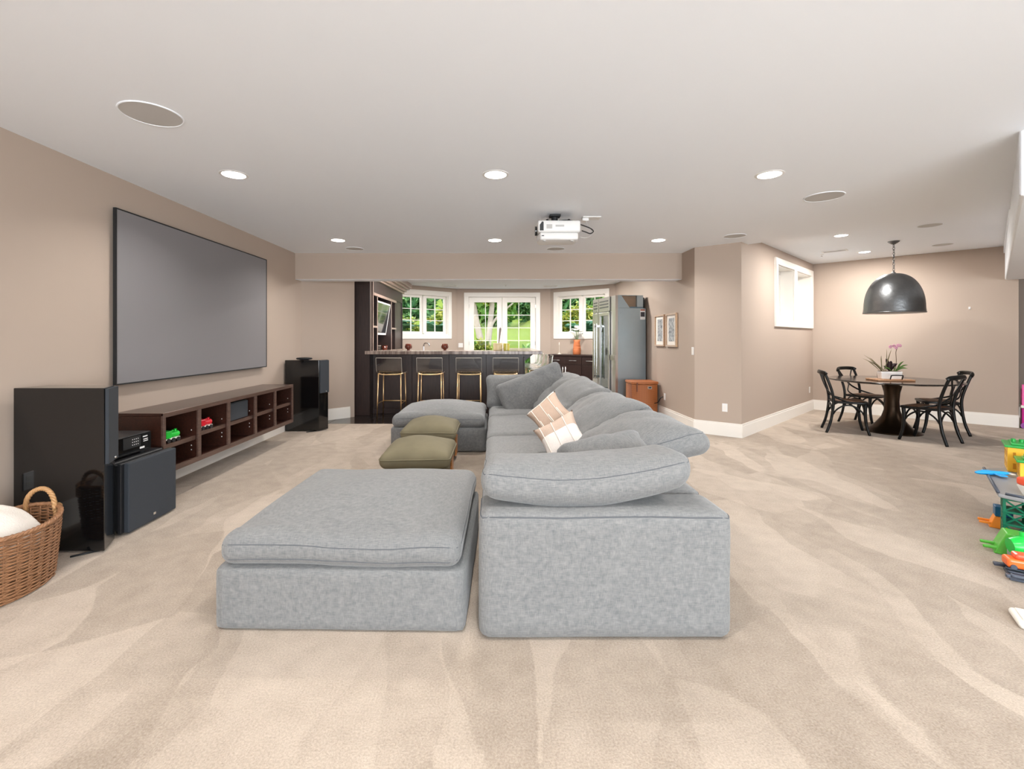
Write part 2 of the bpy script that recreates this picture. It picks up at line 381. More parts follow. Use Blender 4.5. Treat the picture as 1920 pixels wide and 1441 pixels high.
def tag(o, label, cat, group=None):
    o['label'] = label; o['category'] = cat
    if group: o['group'] = group
    return o
def thing(name, label, cat, loc=(0, 0, 0), rz=0.0, group=None):
    o = bpy.data.objects.new(name, None); COL.objects.link(o); o.empty_display_size = 0.1
    o.location = loc; o.rotation_euler = (0, 0, rz)
    return tag(o, label, cat, group)
def setting(name, loc=(0, 0, 0), rz=0.0):
    o = bpy.data.objects.new(name, None); COL.objects.link(o); o.location = loc; o.rotation_euler = (0, 0, rz); o['kind'] = 'structure'
    return o
def struct(name, mb, m, **k):
    o = mb.build(name, m, **k); o['kind'] = 'structure'; return o
def kids(o): return [c for c in COL.objects if c.parent == o]
def clone(o, loc=None, rz=None, label=None, parent=None):
    c = o.copy(); COL.objects.link(c)
    if parent: c.parent = parent
    for ch in kids(o): clone(ch, parent=c)
    if loc is not None: c.location = loc
    if rz is not None: c.rotation_euler = (0, 0, rz)
    if label: c['label'] = label
    return c

def smooth_path(pts, k=6):
    pts = [Vector(p) for p in pts]; out = []
    for i in range(len(pts) - 1):
        p0 = pts[max(0, i - 1)]; p1 = pts[i]; p2 = pts[i + 1]; p3 = pts[min(len(pts) - 1, i + 2)]
        for j in range(k):
            t = j / k
            out.append(0.5 * ((2 * p1) + (p2 - p0) * t + (2 * p0 - 5 * p1 + 4 * p2 - p3) * t * t + (3 * p1 - p0 - 3 * p2 + p3) * t ** 3))
    out.append(pts[-1]); return out

def soft_map(w, d, h, r, dome, pinch, amp, seed, fn):
    hw, hd, hh = w / 2, d / 2, h / 2
    def f(a, b, c):
        q = Vector((a * hw, b * hd, c * hh))
        k = Vector((max(-hw + r, min(hw - r, q.x)), max(-hd + r, min(hd - r, q.y)), max(-hh + r, min(hh - r, q.z))))
        dl = q - k
        if dl.length > 1e-9: q = k + dl.normalized() * r
        u, v = q.x / hw, q.y / hd
        q.z += dome * (1 - u * u) * (1 - v * v) * (q.z / hh)
        q.x *= 1 - pinch * (1 - v * v) * abs(u) ; q.y *= 1 - pinch * (1 - u * u) * abs(v)
        if amp:
            nv = mnoise.noise(Vector((q.x * 2.2 + seed, q.y * 2.2, q.z * 2.2 - seed)))
            n2 = mnoise.noise(Vector((q.x * 6 - seed, q.y * 6 + seed, q.z * 5)))
            q.z += amp * nv * (1 if c > -0.5 else 0.3) + amp * 0.35 * n2
            if amp > 0.015:
                cr = 1 - abs(mnoise.noise(Vector((q.x * 3.1 + seed * 2, q.y * 2.3 + q.x, seed)))) * 2.2
                if c > 0: q.z -= amp * 0.75 * max(0.0, cr) ** 5
            q.x += amp * 0.5 * n2; q.y += amp * 0.5 * nv
        if fn: q = Vector(fn(q.x, q.y, q.z, u, v))
        return q
    return f
def soft(w, d, h, r, dome=0.0, pinch=0.0, amp=0.0, seed=0.0, fn=None, n=22, nz=7):
    """Upholstered block: rounded box, domed, pinched at the sides and slightly rumpled."""
    f = soft_map(w, d, h, r, dome, pinch, amp, seed, fn)
    e = lambda i, m: math.sin((i / m - 0.5) * PI) * 0.55 + (i / m * 2 - 1) * 0.45
    idx = {}; mb = MB()
    def vid(a, b, c):
        k = (round(a, 5), round(b, 5), round(c, 5))
        if k not in idx: idx[k] = len(mb.v); mb.v.append(tuple(f(a, b, c)))
        return idx[k]
    for (fix, A, B, na, nb) in ((2, 0, 1, n, n), (0, 1, 2, n, nz), (1, 0, 2, n, nz)):
        for sgn in (-1, 1):
            for i in range(na):
                for j in range(nb):
                    q = []
                    for (di, dj) in ((0, 0), (1, 0), (1, 1), (0, 1)):
                        p = [0, 0, 0]; p[fix] = sgn; p[A] = e(i + di, na); p[B] = e(j + dj, nb); q.append(vid(*p))
                    mb.f.append(tuple(q))
    return mb, f
def seam_loop(f, c, r=0.004, n=18, grow=1.0):
    per = []
    for k in range(n): per.append((-1 + 2 * k / n, -1))
    for k in range(n): per.append((1, -1 + 2 * k / n))
    for k in range(n): per.append((1 - 2 * k / n, 1))
    for k in range(n): per.append((-1, 1 - 2 * k / n))
    pts = []
    for (a, b) in per:
        p = f(a, b, c)
        if not pts or (p - pts[-1]).length > 1e-4: pts.append(p)
    return MB().tube(pts, r, 6, closed=True)
def knife(w, t, k=0.14, n=18, amp=0.006, seed=0.0):
    """Square pillow with knife edges and pointed corners."""
    mb = MB()
    for sg in (1, -1):
        base = len(mb.v)
        for i in range(n + 1):
            for j in range(n + 1):
                u = -1 + 2 * i / n; v = -1 + 2 * j / n
                x = w / 2 * u * (1 - k * (1 - v * v) * u * u); y = w / 2 * v * (1 - k * (1 - u * u) * v * v)
                z = sg * t / 2 * (max(0, (1 - u ** 4) * (1 - v ** 4))) ** 0.6
                z += amp * mnoise.noise(Vector((x * 9 + seed, y * 9, seed))) * (1 - u * u) * (1 - v * v)
                mb.v.append((x, y, z))
        for i in range(n):
            for j in range(n):
                q = (base + i * (n + 1) + j, base + (i + 1) * (n + 1) + j, base + (i + 1) * (n + 1) + j + 1, base + i * (n + 1) + j + 1)
                mb.f.append(q if sg > 0 else q[::-1])
    return mb
def aim(o, normal, roll=0.0):
    q = Vector(normal).normalized().to_track_quat('Z', 'Y') @ Quaternion((0, 0, 1), roll)
    o.rotation_mode = 'QUATERNION'; o.rotation_quaternion = q
# ------------------------------------------------------------------ the room
CEIL = 2.71; CEIL2 = 2.82
struct('floor', MB().prism([(-3.4, -4.3), (12.3, -4.3), (12.3, 10.5), (3.1, 10.5), (3.1, 7.49), (-3.4, 7.49)], -0.12, 0.0), M['carpet'])
fb = struct('floor', MB().prism([(-3.2, 7.49), (3.1, 7.49), (3.1, 11.2), (1.6, 12.6), (-1.1, 12.6), (-3.2, 11.0)], -0.12, -0.006), M['grout'])
t0 = None
for i in range(10):
    for j in range(8):
        x = -3.0 + 0.6 * i; y = 7.79 + 0.6 * j
        if abs(x - 0.2) > 1.1 and y + 0.3 > 12.47 - 0.813 * (abs(x - 0.235) + 0.3 - 1.255): continue
        if y > 12.4: continue
        if t0 is None:
            t0 = MB().box(-0.297, 0.297, -0.297, 0.297, -0.008, 0.0).build('floor_tile', M['tile'], fb, bevel=0.002, seg=1); o = t0
        else:
            o = t0.copy(); COL.objects.link(o)
        o.location = (x, y, rnd.uniform(-0.0006, 0.0006))

def wall(name, p0, p1, out, z1=2.9, th=0.15, holes=(), z0=-0.1, m=None):
    """Wall whose room face runs p0 -> p1; OUT = +1/-1 picks the side its thickness goes to; holes = (s0, s1, z0, z1)."""
    d = Vector((p1[0] - p0[0], p1[1] - p0[1])); L = d.length; a = math.atan2(d.y, d.x)
    T = Matrix.Translation((p0[0], p0[1], 0)) @ Matrix.Rotation(a, 4, 'Z')
    y0, y1 = (0, th) if out > 0 else (-th, 0)
    mb = MB(); s = 0.0
    for (h0, h1, b0, b1) in sorted(holes):
        mb.box(s, h0, y0, y1, z0, z1, T); mb.box(h0, h1, y0, y1, z0, b0, T); mb.box(h0, h1, y0, y1, b1, z1, T); s = h1
    mb.box(s, L, y0, y1, z0, z1, T)
    return struct(name, mb, m or M['wall'])
XL = -3.13; XR = 2.93
A = (6.19, 9.03); B = (8.07, 7.15); P = (3.41, 6.42)
R0 = (1.49, 12.47); L0 = (-1.02, 12.47); R1 = (2.93, 11.30); L1 = (-2.62, 11.17)
wall('wall_left', (XL, -4.0), (XL, 7.5), 1)
wall('wall_left', (XL, 7.5), (-2.47, 8.16), 1, th=0.12)
wall('wall_left', (-2.66, 8.06), (-2.66, 11.3), 1, th=0.2)
wall('wall_back', L1, L0, 1, th=0.16, holes=[(0.36, 1.79, 1.46, 2.52)])
wall('wall_back', L0, R0, 1, th=0.16, holes=[(0.30, 2.13, -0.1, 2.52)])
wall('wall_back', R0, (R1[0] + 0.08, R1[1] - 0.065), 1, th=0.16, holes=[(0.20, 1.62, 1.46, 2.52)])
wall('wall_right', R1, (XR, 6.81), 1, th=0.14)
wall('wall_right', (XR, 6.81), P, 1, th=0.14)
dW = math.hypot(A[0] - P[0], A[1] - P[1])
wall('wall_right', P, A, 1, th=0.30, holes=[(1.54, 2.50, 1.66, 2.575), (2.66, 3.63, 1.66, 2.575)])
wall('wall_dining', A, B, 1, th=0.16)
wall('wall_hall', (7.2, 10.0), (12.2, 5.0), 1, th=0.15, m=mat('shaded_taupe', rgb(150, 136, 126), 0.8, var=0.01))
wall('wall_hall', (12.2, 5.2), (12.2, -4.0), 1)
wall('wall_front', (12.2, -4.0), (XL, -4.0), 1, holes=[(6.8, 13.2, 0.25, 2.45)])  # its opening is invented, cut to hold the fill lamp
# header beam between the living room and the bar, lighter underside
struct('trim_1', MB().box(XL - 0.05, XR + 0.03, 7.27, 7.54, 2.306, CEIL + 0.02), M['wall'], bevel=0.006, seg=2)
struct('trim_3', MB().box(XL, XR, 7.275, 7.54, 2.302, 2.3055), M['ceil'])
# dropped bulkhead along the open side of the dining area
bd = Vector((-2.64, -2.45)).normalized(); bn = Vector((0.68, -0.733))
b0 = Vector((8.0, 7.28)); b1 = b0 + bd * 6.3
struct('trim_2', MB().prism([tuple(b0), tuple(b1), tuple(b1 + bn * 0.55), tuple(b0 + bn * 0.55)], 2.29, CEIL2 + 0.02), M['ceil'], bevel=0.02, seg=3)
struct('ceiling', MB().prism([(-3.4, -4.3), (12.3, -4.3), (12.3, 4.6), (8.5, 7.75), (8.0, 7.3), (5.33, 4.8), (3.2, 7.0), (3.2, 11.6), (1.6, 12.75), (-1.1, 12.75), (-3.4, 11.3)], CEIL, CEIL2 + 0.005), M['ceil'])
struct('ceiling', MB().box(-3.5, 12.5, -4.4, 13.0, CEIL2, CEIL2 + 0.18), M['ceil'])

def baseboard(name, p0, p1, out, h=0.19, z0=0.0):
    d = Vector((p1[0] - p0[0], p1[1] - p0[1])); T = Matrix.Translation((p0[0], p0[1], 0)) @ Matrix.Rotation(math.atan2(d.y, d.x), 4, 'Z')
    y = lambda t: (-t, 0.0) if out > 0 else (0.0, t)
    mb = MB(); mb.box(-0.004, d.length + 0.004, *y(0.018), z0, h - 0.03, T); mb.box(-0.004, d.length + 0.004, *y(0.013), h - 0.03, h, T)
    return struct(name, mb, M['trim'])
baseboard('baseboard_left', (XL, -4.0), (XL, 7.5), 1)
baseboard('baseboard_left', (XL, 7.5), (-2.535, 8.095), 1)
baseboard('baseboard_right', (XR, 8.85), (XR, 6.81), 1)
baseboard('baseboard_right', (XR, 6.81), P, 1)
baseboard('baseboard_dining', P, A, 1)
baseboard('baseboard_dining', A, B, 1)
baseboard('baseboard_hall', (7.2, 10.0), (12.2, 5.0), 1)

# ------------------------------------------------------------------ windows and the French door (local x along the wall, y outwards)
def frame_ring(mb, x0, x1, z0, z1, w, y0, y1):
    mb.box(x0, x1, y0, y1, z1 - w, z1); mb.box(x0, x1, y0, y1, z0, z0 + w)
    mb.box(x0, x0 + w, y0, y1, z0 + w, z1 - w); mb.box(x1 - w, x1, y0, y1, z0 + w, z1 - w); return mb
def sash(root, x0, x1, z0, z1, w, y0, cols, rows, name='sash', gname='pane', bottom=None):
    mb = MB(); b = bottom or w
    mb.box(x0, x1, y0, y0 + 0.045, z1 - w, z1); mb.box(x0, x1, y0, y0 + 0.045, z0, z0 + b)
    mb.box(x0, x0 + w, y0, y0 + 0.045, z0 + b, z1 - w); mb.box(x1 - w, x1, y0, y0 + 0.045, z0 + b, z1 - w)
    s = mb.build(name, M['trim'], root, bevel=0.004, seg=1)
    gx0, gx1, gz0, gz1 = x0 + w, x1 - w, z0 + b, z1 - w
    for i in range(1, cols):
        x = gx0 + (gx1 - gx0) * i / cols
        MB().box(x - 0.009, x + 0.009, y0 + 0.008, y0 + 0.037, gz0, gz1).build('muntin', M['trim'], s)
    for j in range(1, rows):
        z = gz0 + (gz1 - gz0) * j / rows
        MB().box(gx0, gx1, y0 + 0.010, y0 + 0.035, z - 0.009, z + 0.009).build('muntin', M['trim'], s)
    for i in range(cols):
        for j in range(rows):
            a = gx0 + (gx1 - gx0) * i / cols; c = gx0 + (gx1 - gx0) * (i + 1) / cols
            e = gz0 + (gz1 - gz0) * j / rows; g = gz0 + (gz1 - gz0) * (j + 1) / rows
            MB().box(a, c, y0 + 0.021, y0 + 0.024, e, g).build(gname, M['pane'], s)
    return s
def bay_window(name, p, ang, x0, x1, z0, z1):
    r = setting(name, (p[0], p[1], 0), ang)
    frame_ring(MB(), x0 - 0.10, x1 + 0.10, z0 - 0.10, z1 + 0.10, 0.105, -0.022, 0.0).build('casing', M['trim'], r, bevel=0.004, seg=1)
    frame_ring(MB(), x0 - 0.005, x1 + 0.005, z0 - 0.005, z1 + 0.005, 0.03, 0.0, 0.15).build('jamb', M['trim'], r)
    xm = (x0 + x1) / 2
    MB().box(xm - 0.035, xm + 0.035, 0.04, 0.14, z0 + 0.04, z1 - 0.04).build('mullion', M['trim'], r)
    sash(r, x0 + 0.025, xm - 0.03, z0 + 0.025, z1 - 0.025, 0.062, 0.075, 2, 3)
    sash(r, xm + 0.03, x1 - 0.025, z0 + 0.025, z1 - 0.025, 0.062, 0.075, 2, 3)
    return r
angL = math.atan2(L0[1] - L1[1], L0[0] - L1[0]); angR = math.atan2(R1[1] - R0[1], R1[0] - R0[0])
bay_window('window_1', L1, angL, 0.372, 1.778, 1.47, 2.51)
bay_window('window_2', R0, angR, 0.21, 1.61, 1.47, 2.51)

d1 = setting('door_1', (0.0, 12.47, 0))
frame_ring(MB(), -0.83, 1.215, -0.12, 2.612, 0.118, -0.022, 0.0).build('casing', M['trim'], d1, bevel=0.004, seg=1)
frame_ring(MB(), -0.725, 1.115, -0.05, 2.515, 0.022, 0.0, 0.16).build('jamb', M['trim'], d1)
for (x0, x1, hx) in ((-0.70, 0.192, -0.70), (0.198, 1.09, 1.09)):
    lf = sash(d1, x0, x1, 0.02, 2.49, 0.135, 0.03, 2, 6, 'door_leaf', 'pane', 0.27)
    for z in (0.25, 1.25, 2.25):
        MB().cyl(hx, 0.022, z - 0.05, z + 0.05, 0.011, 8).build('hinge', M['steel'], lf, smooth=True)
    kx = 0.125 if x0 < 0 else 0.265
    MB().box(kx - 0.02, kx + 0.02, 0.018, 0.03, 0.92, 1.12).tube([(kx, 0.02, 1.02), (kx, -0.04, 1.02), (kx - math.copysign(0.1, kx - 0.195), -0.045, 1.02)], 0.009).build('door_handle', M['steel'], lf, smooth=True)

w3 = setting('window_3', (P[0], P[1], 0), math.atan2(A[1] - P[1], A[0] - P[0]))
mb = MB(); frame_ring(mb, 1.44, 3.73, 1.566, 2.675, 0.105, -0.03, 0.0); mb.box(2.495, 2.665, -0.022, 0.0, 1.66, 2.58)
mb.build('casing', M['trim'], w3, bevel=0.005, seg=1)
for (x0, x1) in ((1.54, 2.50), (2.66, 3.63)):
    frame_ring(MB(), x0 - 0.004, x1 + 0.004, 1.656, 2.579, 0.02, 0.0, 0.30).build('jamb', M['trim'], w3)
    sash(w3, x0 + 0.016, x1 - 0.016, 1.676, 2.559, 0.06, 0.20, 1, 1)
    MB().tube([(x0 + 0.07, 0.15, 2.5), (x0 + 0.075, 0.15, 2.1), (x0 + 0.07, 0.15, 1.86), (x0 + 0.10, 0.15, 1.80), (x0 + 0.07, 0.15, 1.74)], 0.005, 6).build('blind_cord', M['trim'], w3)
w4 = setting('added_window', (0, -4.0, 0), PI)  # unseen window, added as a frame round the fill lamp
mb = MB(); frame_ring(mb, -5.5, 1.1, 0.15, 2.55, 0.12, -0.03, 0.0); mb.box(-2.25, -2.15, -0.03, 0.0, 0.25, 2.45)
mb.build('casing', M['trim'], w4)

# ------------------------------------------------------------------ ceiling fittings
def downlight(x, y, z, label, r=0.085, power=LAMP, spread=138):
    t = thing('ceiling_light', label, 'ceiling light', (x, y, z))
    MB().lathe([(r, 0.0), (r + 0.004, -0.006), (r + 0.022, -0.003), (r + 0.024, 0.0)], 32).build('trim_ring', M['white'], t, smooth=True)
    MB().lathe([(0.0001, -0.012), (r * 0.7, -0.010), (r, -0.004), (r, 0.0)], 32).build('lens', M['lens'], t, smooth=True)
    l = bpy.data.lights.new('lamp', 'AREA'); l.shape = 'DISK'; l.size = 2 * r * 0.9; l.energy = power; l.color = (1.0, 0.97, 0.935); l.spread = math.radians(spread)
    o = bpy.data.objects.new('lamp', l); COL.objects.link(o); o.parent = t; o.location = (0, 0, -0.016)
for (x, y, lb) in ((-2.13, 3.785, 'left round downlight of the front row, above the wall screen'), (0.005, 3.785, 'middle round downlight of the front row, above the sofa'),
                   (2.24, 3.785, 'right round downlight of the front row, beside a flush speaker'), (-2.13, 6.30, 'small far downlight near the left end of the beam'),
                   (0.0, 6.30, 'small far downlight between the beam and the projector, middle of its row'), (2.22, 6.30, 'small far downlight right of the projector near the column'),
                   (-2.13, 1.27, 'downlight out of frame above the wicker basket'), (0.005, 1.27, 'downlight out of frame above the near ottoman'), (2.24, 1.27, 'downlight out of frame above the toys'),
                   (-1.5, -1.4, 'downlight behind the viewer, left of two'), (2.5, -1.4, 'downlight behind the viewer, right of two'),
                   (-0.30, 10.60, 'small downlight in the bar ceiling in front of the French door')):
    downlight(x, y, CEIL, lb, power=LAMP if y < 8 else 70, spread=138 if y < 8 else 180)
downlight(4.85, 6.50, CEIL2, 'downlight in the dining ceiling close to the ceiling step', 0.075, 46, 180)
downlight(6.165, 7.74, CEIL2, 'downlight in the dining ceiling behind the pendant chain', 0.075, 54, 180)
downlight(-1.3, 9.0, CEIL, 'added downlight above the bar, unseen behind the beam', 0.075, 62, 180); downlight(1.6, 9.0, CEIL, 'added downlight above the refrigerator aisle, unseen behind the beam', 0.075, 62, 180)  # unseen lamps, added to brighten the bar's ceiling and walls
downlight(1.7, 10.6, CEIL, 'added downlight in the bar ceiling near the right bay window, unseen behind the beam', 0.075, 50, 180)  # one more unseen lamp, added to brighten the bar
downlight(8.6, 3.0, CEIL, 'downlight out of frame beyond the bulkhead', 0.085, 40)

def flush_speaker(x, y, z, r, label):
    t = thing('ceiling_speaker', label, 'speaker', (x, y, z))
    MB().lathe([(r, 0.0), (r + 0.002, -0.006), (r + 0.008, -0.005), (r + 0.010, 0.0)], 40).build('rim', M['ceil'], t, smooth=True)
    MB().lathe([(0.0001, -0.004), (r, -0.003), (r, 0.0)], 40).build('mesh_cover', M['spk'], t, smooth=True)
for a in ((-2.05, 2.77, CEIL, 0.155, 'large grey round speaker flush in the ceiling, nearest the left wall'), (-2.086, 6.90, CEIL, 0.125, 'flush round speaker by the left end of the beam'),
          (0.904, 6.90, CEIL, 0.125, 'pale flush round speaker under the projector, by the beam'), (3.12, 6.04, CEIL, 0.13, 'flush round speaker before the taupe column'),
          (3.10, 4.37, CEIL, 0.155, 'white flush round speaker right of the right front downlight'), (5.55, 5.92, CEIL2, 0.12, 'round speaker with a shadowed rim near the bulkhead in the dining ceiling'),
          (6.88, 7.13, CEIL2, 0.12, 'faint round speaker in the dining ceiling right of the pendant chain')):
    flush_speaker(*a)
def vent(x, y, z, w, d, rz, label):
    t = thing('ceiling_vent', label, 'vent', (x, y, z), rz)
    frame_ring_mb = MB(); frame_ring_mb.box(-w / 2, w / 2, -d / 2, -d / 2 + 0.02, -0.008, 0); frame_ring_mb.box(-w / 2, w / 2, d / 2 - 0.02, d / 2, -0.008, 0)
    frame_ring_mb.box(-w / 2, -w / 2 + 0.02, -d / 2, d / 2, -0.008, 0); frame_ring_mb.box(w / 2 - 0.02, w / 2, -d / 2, d / 2, -0.008, 0)
    frame_ring_mb.build('frame', M['white'], t)
    for k in range(4):
        y0 = -d / 2 + 0.03 + k * (d - 0.06) / 3.4
        MB().box(-w / 2 + 0.02, w / 2 - 0.02, y0, y0 + 0.012, -0.006, -0.001).build('louver', M['spk'], t)
vent(5.6, 7.65, CEIL2, 0.34, 0.16, -PI / 4, 'white air vent in the dining ceiling near the window')
vent(-1.15, 11.75, CEIL, 0.36, 0.14, 0, 'white air vent in the bar ceiling left of the French door')
vent(1.40, 11.75, CEIL, 0.36, 0.14, 0, 'white air vent in the bar ceiling right of the French door')
def sprinkler(x, y, z, label):
    t = thing('fire_sprinkler', label, 'sprinkler', (x, y, z))
    MB().lathe([(0.028, 0.0), (0.026, -0.006), (0.012, -0.010), (0.0001, -0.011)], 16).build('escutcheon', M['white'], t, smooth=True)
    MB().lathe([(0.006, -0.010), (0.006, -0.03), (0.016, -0.031), (0.016, -0.034), (0.0001, -0.035)], 12).build('deflector', M['chrome'], t, smooth=True)
sprinkler(5.62, 7.98, CEIL2, 'small sprinkler head in the dining ceiling beside the vent')
sprinkler(0.27, 11.6, CEIL, 'small sprinkler head in the bar ceiling before the French door')

# switches and sockets (local x along the wall, y out of the wall towards the room)
def plate(x, y, z, rz, label, kind):
    t = thing('light_switch' if kind == 'switch' else 'wall_outlet', label, 'switch' if kind == 'switch' else 'outlet', (x, y, z), rz)
    w = 0.07 if kind != 'double' else 0.12
    MB().box(-w / 2, w / 2, 0.0005, 0.006, -0.058, 0.058).build('cover_plate', M['white'], t, bevel=0.003)
    if kind == 'outlet':
        for s in (-0.02, 0.02): MB().box(-0.017, 0.017, 0.006, 0.008, s - 0.014, s + 0.014).build('socket', M['trim'], t, bevel=0.004)
    else:
        for s in ((0,) if kind == 'switch' else (-0.025, 0.025)): MB().box(s - 0.016, s + 0.016, 0.006, 0.010, -0.033, 0.033).build('rocker', M['trim'], t, bevel=0.002)
    return t
plate(XR, 6.87, 1.19, PI / 2, 'white light switch on the right wall edge beside the two pictures', 'switch')
plate(XR, 8.0, 0.375, PI / 2, 'white wall outlet with a black plug beside the wicker hamper', 'outlet')
cm = (XR + 0.52 * (P[0] - XR), 6.81 + 0.52 * (P[1] - 6.81))
cn = math.atan2(P[1] - 6.81, P[0] - XR) + PI
plate(XR + 0.66 * (P[0] - XR), 6.81 + 0.66 * (P[1] - 6.81), 0.40, cn, 'white wall outlet low on the taupe column', 'outlet')
da = math.atan2(A[1] - P[1], A[0] - P[0])
def on_dining(s): return (P[0] + math.cos(da) * s, P[1] + math.sin(da) * s)
plate(*on_dining(3.55), 0.40, da + PI, 'white wall outlet low below the dining window', 'outlet')
plate(-0.98 + 0.06, 12.47, 1.20, PI, 'white double switch plate left of the French door', 'double')
plate(XL, 2.83, 0.42, -PI / 2, 'white wall outlet behind the wicker basket', 'outlet')
tag(MB().tube(smooth_path([(2.90, 8.0, 0.375), (2.86, 8.02, 0.34), (2.84, 8.10, 0.26), (2.80, 8.3, 0.2), (2.78, 8.6, 0.02)]), 0.008, 6).build('black_lead', M['blackm'], smooth='all'), 'black power lead hanging from the outlet beside the hamper', 'cord')
# ------------------------------------------------------------------ sofa modules
SX0, SX1 = -0.08, 1.085
def seat(root, x0, x1, y0, y1, seed, zb=0.27, h=0.185, dome=0.035):
    mb, f = soft(x1 - x0, y1 - y0, h, 0.075, dome, 0.015, 0.012, seed)
    o = mb.build('seat_cushion', M['sofa'], root, smooth='all', loc=((x0 + x1) / 2, (y0 + y1) / 2, zb + h / 2))
    seam_loop(f, 0.45, 0.0022).build('seam', M['seam'], o, smooth='all')
    return o
def block(name, root, x0, x1, y0, y1, z0, z1, r=0.042, amp=0.005, seed=1.0, seam=True):
    mb, f = soft(x1 - x0, y1 - y0, z1 - z0, r, 0.004, 0.0, amp, seed, n=14, nz=10)
    o = mb.build(name, M['sofa'], root, smooth='all', loc=((x0 + x1) / 2, (y0 + y1) / 2, (z0 + z1) / 2))
    if seam: seam_loop(f, 1 - 2 * 0.020 / (z1 - z0), 0.003).build('seam', M['seam'], o, smooth='all')
    return o
BZ = 0.583
g = 'modules of the grey sectional sofa'
s1 = thing('corner_sofa', 'near corner module of the grey linen sectional, its tall plain back towards the viewer', 'sofa', (0.5, 2.1, 0), 0, g)
def L(x): return x - 0.5
block('back_panel', s1, L(-0.075), L(1.083), 0.0, 0.30, 0.0, BZ, r=0.05, seed=2.0)
block('side_panel', s1, L(0.79), L(1.075), 0.305, 1.165, 0.0, BZ - 0.003, seed=3.0)
block('base', s1, L(-0.07), L(0.785), 0.305, 1.165, 0.0, 0.28, seed=4.0, seam=False)
seat(s1, L(-0.085), L(0.785), 0.31, 1.16, 1.1)
for k, (y, lb) in enumerate(((3.27, 'armless grey sofa module behind the near corner module, under the white half pillow'), (4.44, 'armless grey sofa module next to the far corner, beside the olive footstools'))):
    t = thing('armless_sofa', lb, 'sofa', (0.5, y, 0), 0, g)
    block('side_panel', t, L(0.79), L(1.075), 0.004, 1.166, 0.0, BZ - 0.003, seed=5.0 + k)
    block('base', t, L(-0.07), L(0.785), 0.004, 1.166, 0.0, 0.28, seed=6.0 + k, seam=False)
    seat(t, L(-0.085), L(0.785), 0.005, 1.165, 2.3 + k)
s4 = thing('corner_sofa', 'far corner module of the grey sectional, by the bar', 'sofa', (0.5, 5.61, 0), 0, g)
block('back_panel', s4, L(-0.075), L(1.083), 0.87, 1.17, 0.0, BZ, seed=8.0)
block('side_panel', s4, L(0.79), L(1.075), 0.004, 0.865, 0.0, BZ - 0.003, seed=9.0)
block('base', s4, L(-0.07), L(0.785), 0.004, 0.865, 0.0, 0.28, seed=10.0, seam=False)
seat(s4, L(-0.085), L(0.785), 0.005, 0.865, 4.4)
def ottoman(x0, x1, y0, y1, label, seed, rz=0.0, dome=0.05):
    cx, cy = (x0 + x1) / 2, (y0 + y1) / 2
    t = thing('ottoman', label, 'ottoman', (cx, cy, 0), rz, 'grey ottomans of the sectional')
    hx, hy = (x1 - x0) / 2, (y1 - y0) / 2
    block('base', t, -hx, hx, -hy, hy, 0.0, 0.298, 0.03, 0.005, seed, seam=False)
    w, d, h = 2 * hx - 0.03, 2 * hy + 0.035, 0.145
    def droop(x, y, z, u, v): return (x, y, z - 0.016 * (u * u * v * v) * (1 if z < 0 else 0.3) - 0.010 * math.sin(3 * u + 1) * (v < -0.8))
    mb, f = soft(w, d, h, 0.070, dome, 0.012, 0.012, seed + 3, droop, n=30, nz=9)
    o = mb.build('seat_cushion', M['sofa'], t, smooth='all', loc=(0, 0, 0.298 + h / 2 + 0.004))
    for c in (-0.52, 0.40): seam_loop(f, c, 0.0022).build('seam', M['seam'], o, smooth='all')
    return t
ottoman(-1.31, -0.125, 2.165, 3.33, 'large near grey linen ottoman with a domed loose cushion, nearest the viewer', 11.0, math.radians(-1.2))
ottoman(-1.265, -0.105, 5.60, 6.76, 'far grey linen ottoman before the brass bar stools', 15.0, 0.0, 0.115)

# loose back cushions
def cushion(label, w, d, h, loc, rot=None, normal=None, roll=0.0, seed=0.0, dome=0.05, pinch=0.05, amp=0.022, fn=None, seams=(0.55,), r=None):
    mb, f = soft(w, d, h, r or h * 0.46, dome, pinch, amp, seed, fn, n=26, nz=9)
    o = mb.build('back_cushion', M['sofa'], None, smooth='all')
    o.location = loc
    if normal: aim(o, normal, roll)
    elif rot: o.rotation_euler = rot
    for c in seams: seam_loop(f, c, 0.0022).build('seam', M['seam'], o, smooth='all')
    return tag(o, label, 'cushion', 'loose back cushions of the grey sofa')
def smile(x, y, z, u, v): return (x, y, z + 0.055 * u * u + 0.02 * u)
cushion('long grey cushion lying along the top of the near sofa back', 1.00, 0.44, 0.150, (0.43, 2.35, 0.666), rot=(math.radians(-5), math.radians(-1.5), math.radians(-1)), seed=21.0, dome=0.045, pinch=0.03, amp=0.012, fn=smile, seams=(0.62,))
cushion('grey cushion tipped up inside the near corner, with a wrinkled top seam', 0.56, 0.36, 0.18, (0.655, 2.735, 0.645), rot=(math.radians(28), math.radians(-12), math.radians(3)), seed=23.0, dome=0.05, pinch=0.05, amp=0.02)
def flop(x, y, z, u, v):
    k = max(0.0, u - 0.25); return (x, y, z - 0.16 * k * k)
spots = ((3.16, 0.862, 0.640, 30, 'grey back cushion nearest the viewer, its corner flopping over the sofa back'), (3.93, 0.815, 0.665, 36, 'grey back cushion right behind the white half pillow'),
         (5.02, 0.795, 0.680, 39, 'grey back cushion right behind the tan pillow'), (5.98, 0.80, 0.675, 40, 'farthest grey cushion along the right sofa back'))
for k, (y, x, z, a, lb) in enumerate(spots):
    cushion(lb, 0.78 if k else 0.84, (0.98, 1.10, 1.10, 0.95)[k], 0.20, (x, y, z), rot=(math.radians(2 * (k - 1)), math.radians(-a), math.radians(3 * (k % 2) - 1)), seed=31.0 + k * 3, dome=0.06, pinch=0.03, amp=0.03, fn=flop)
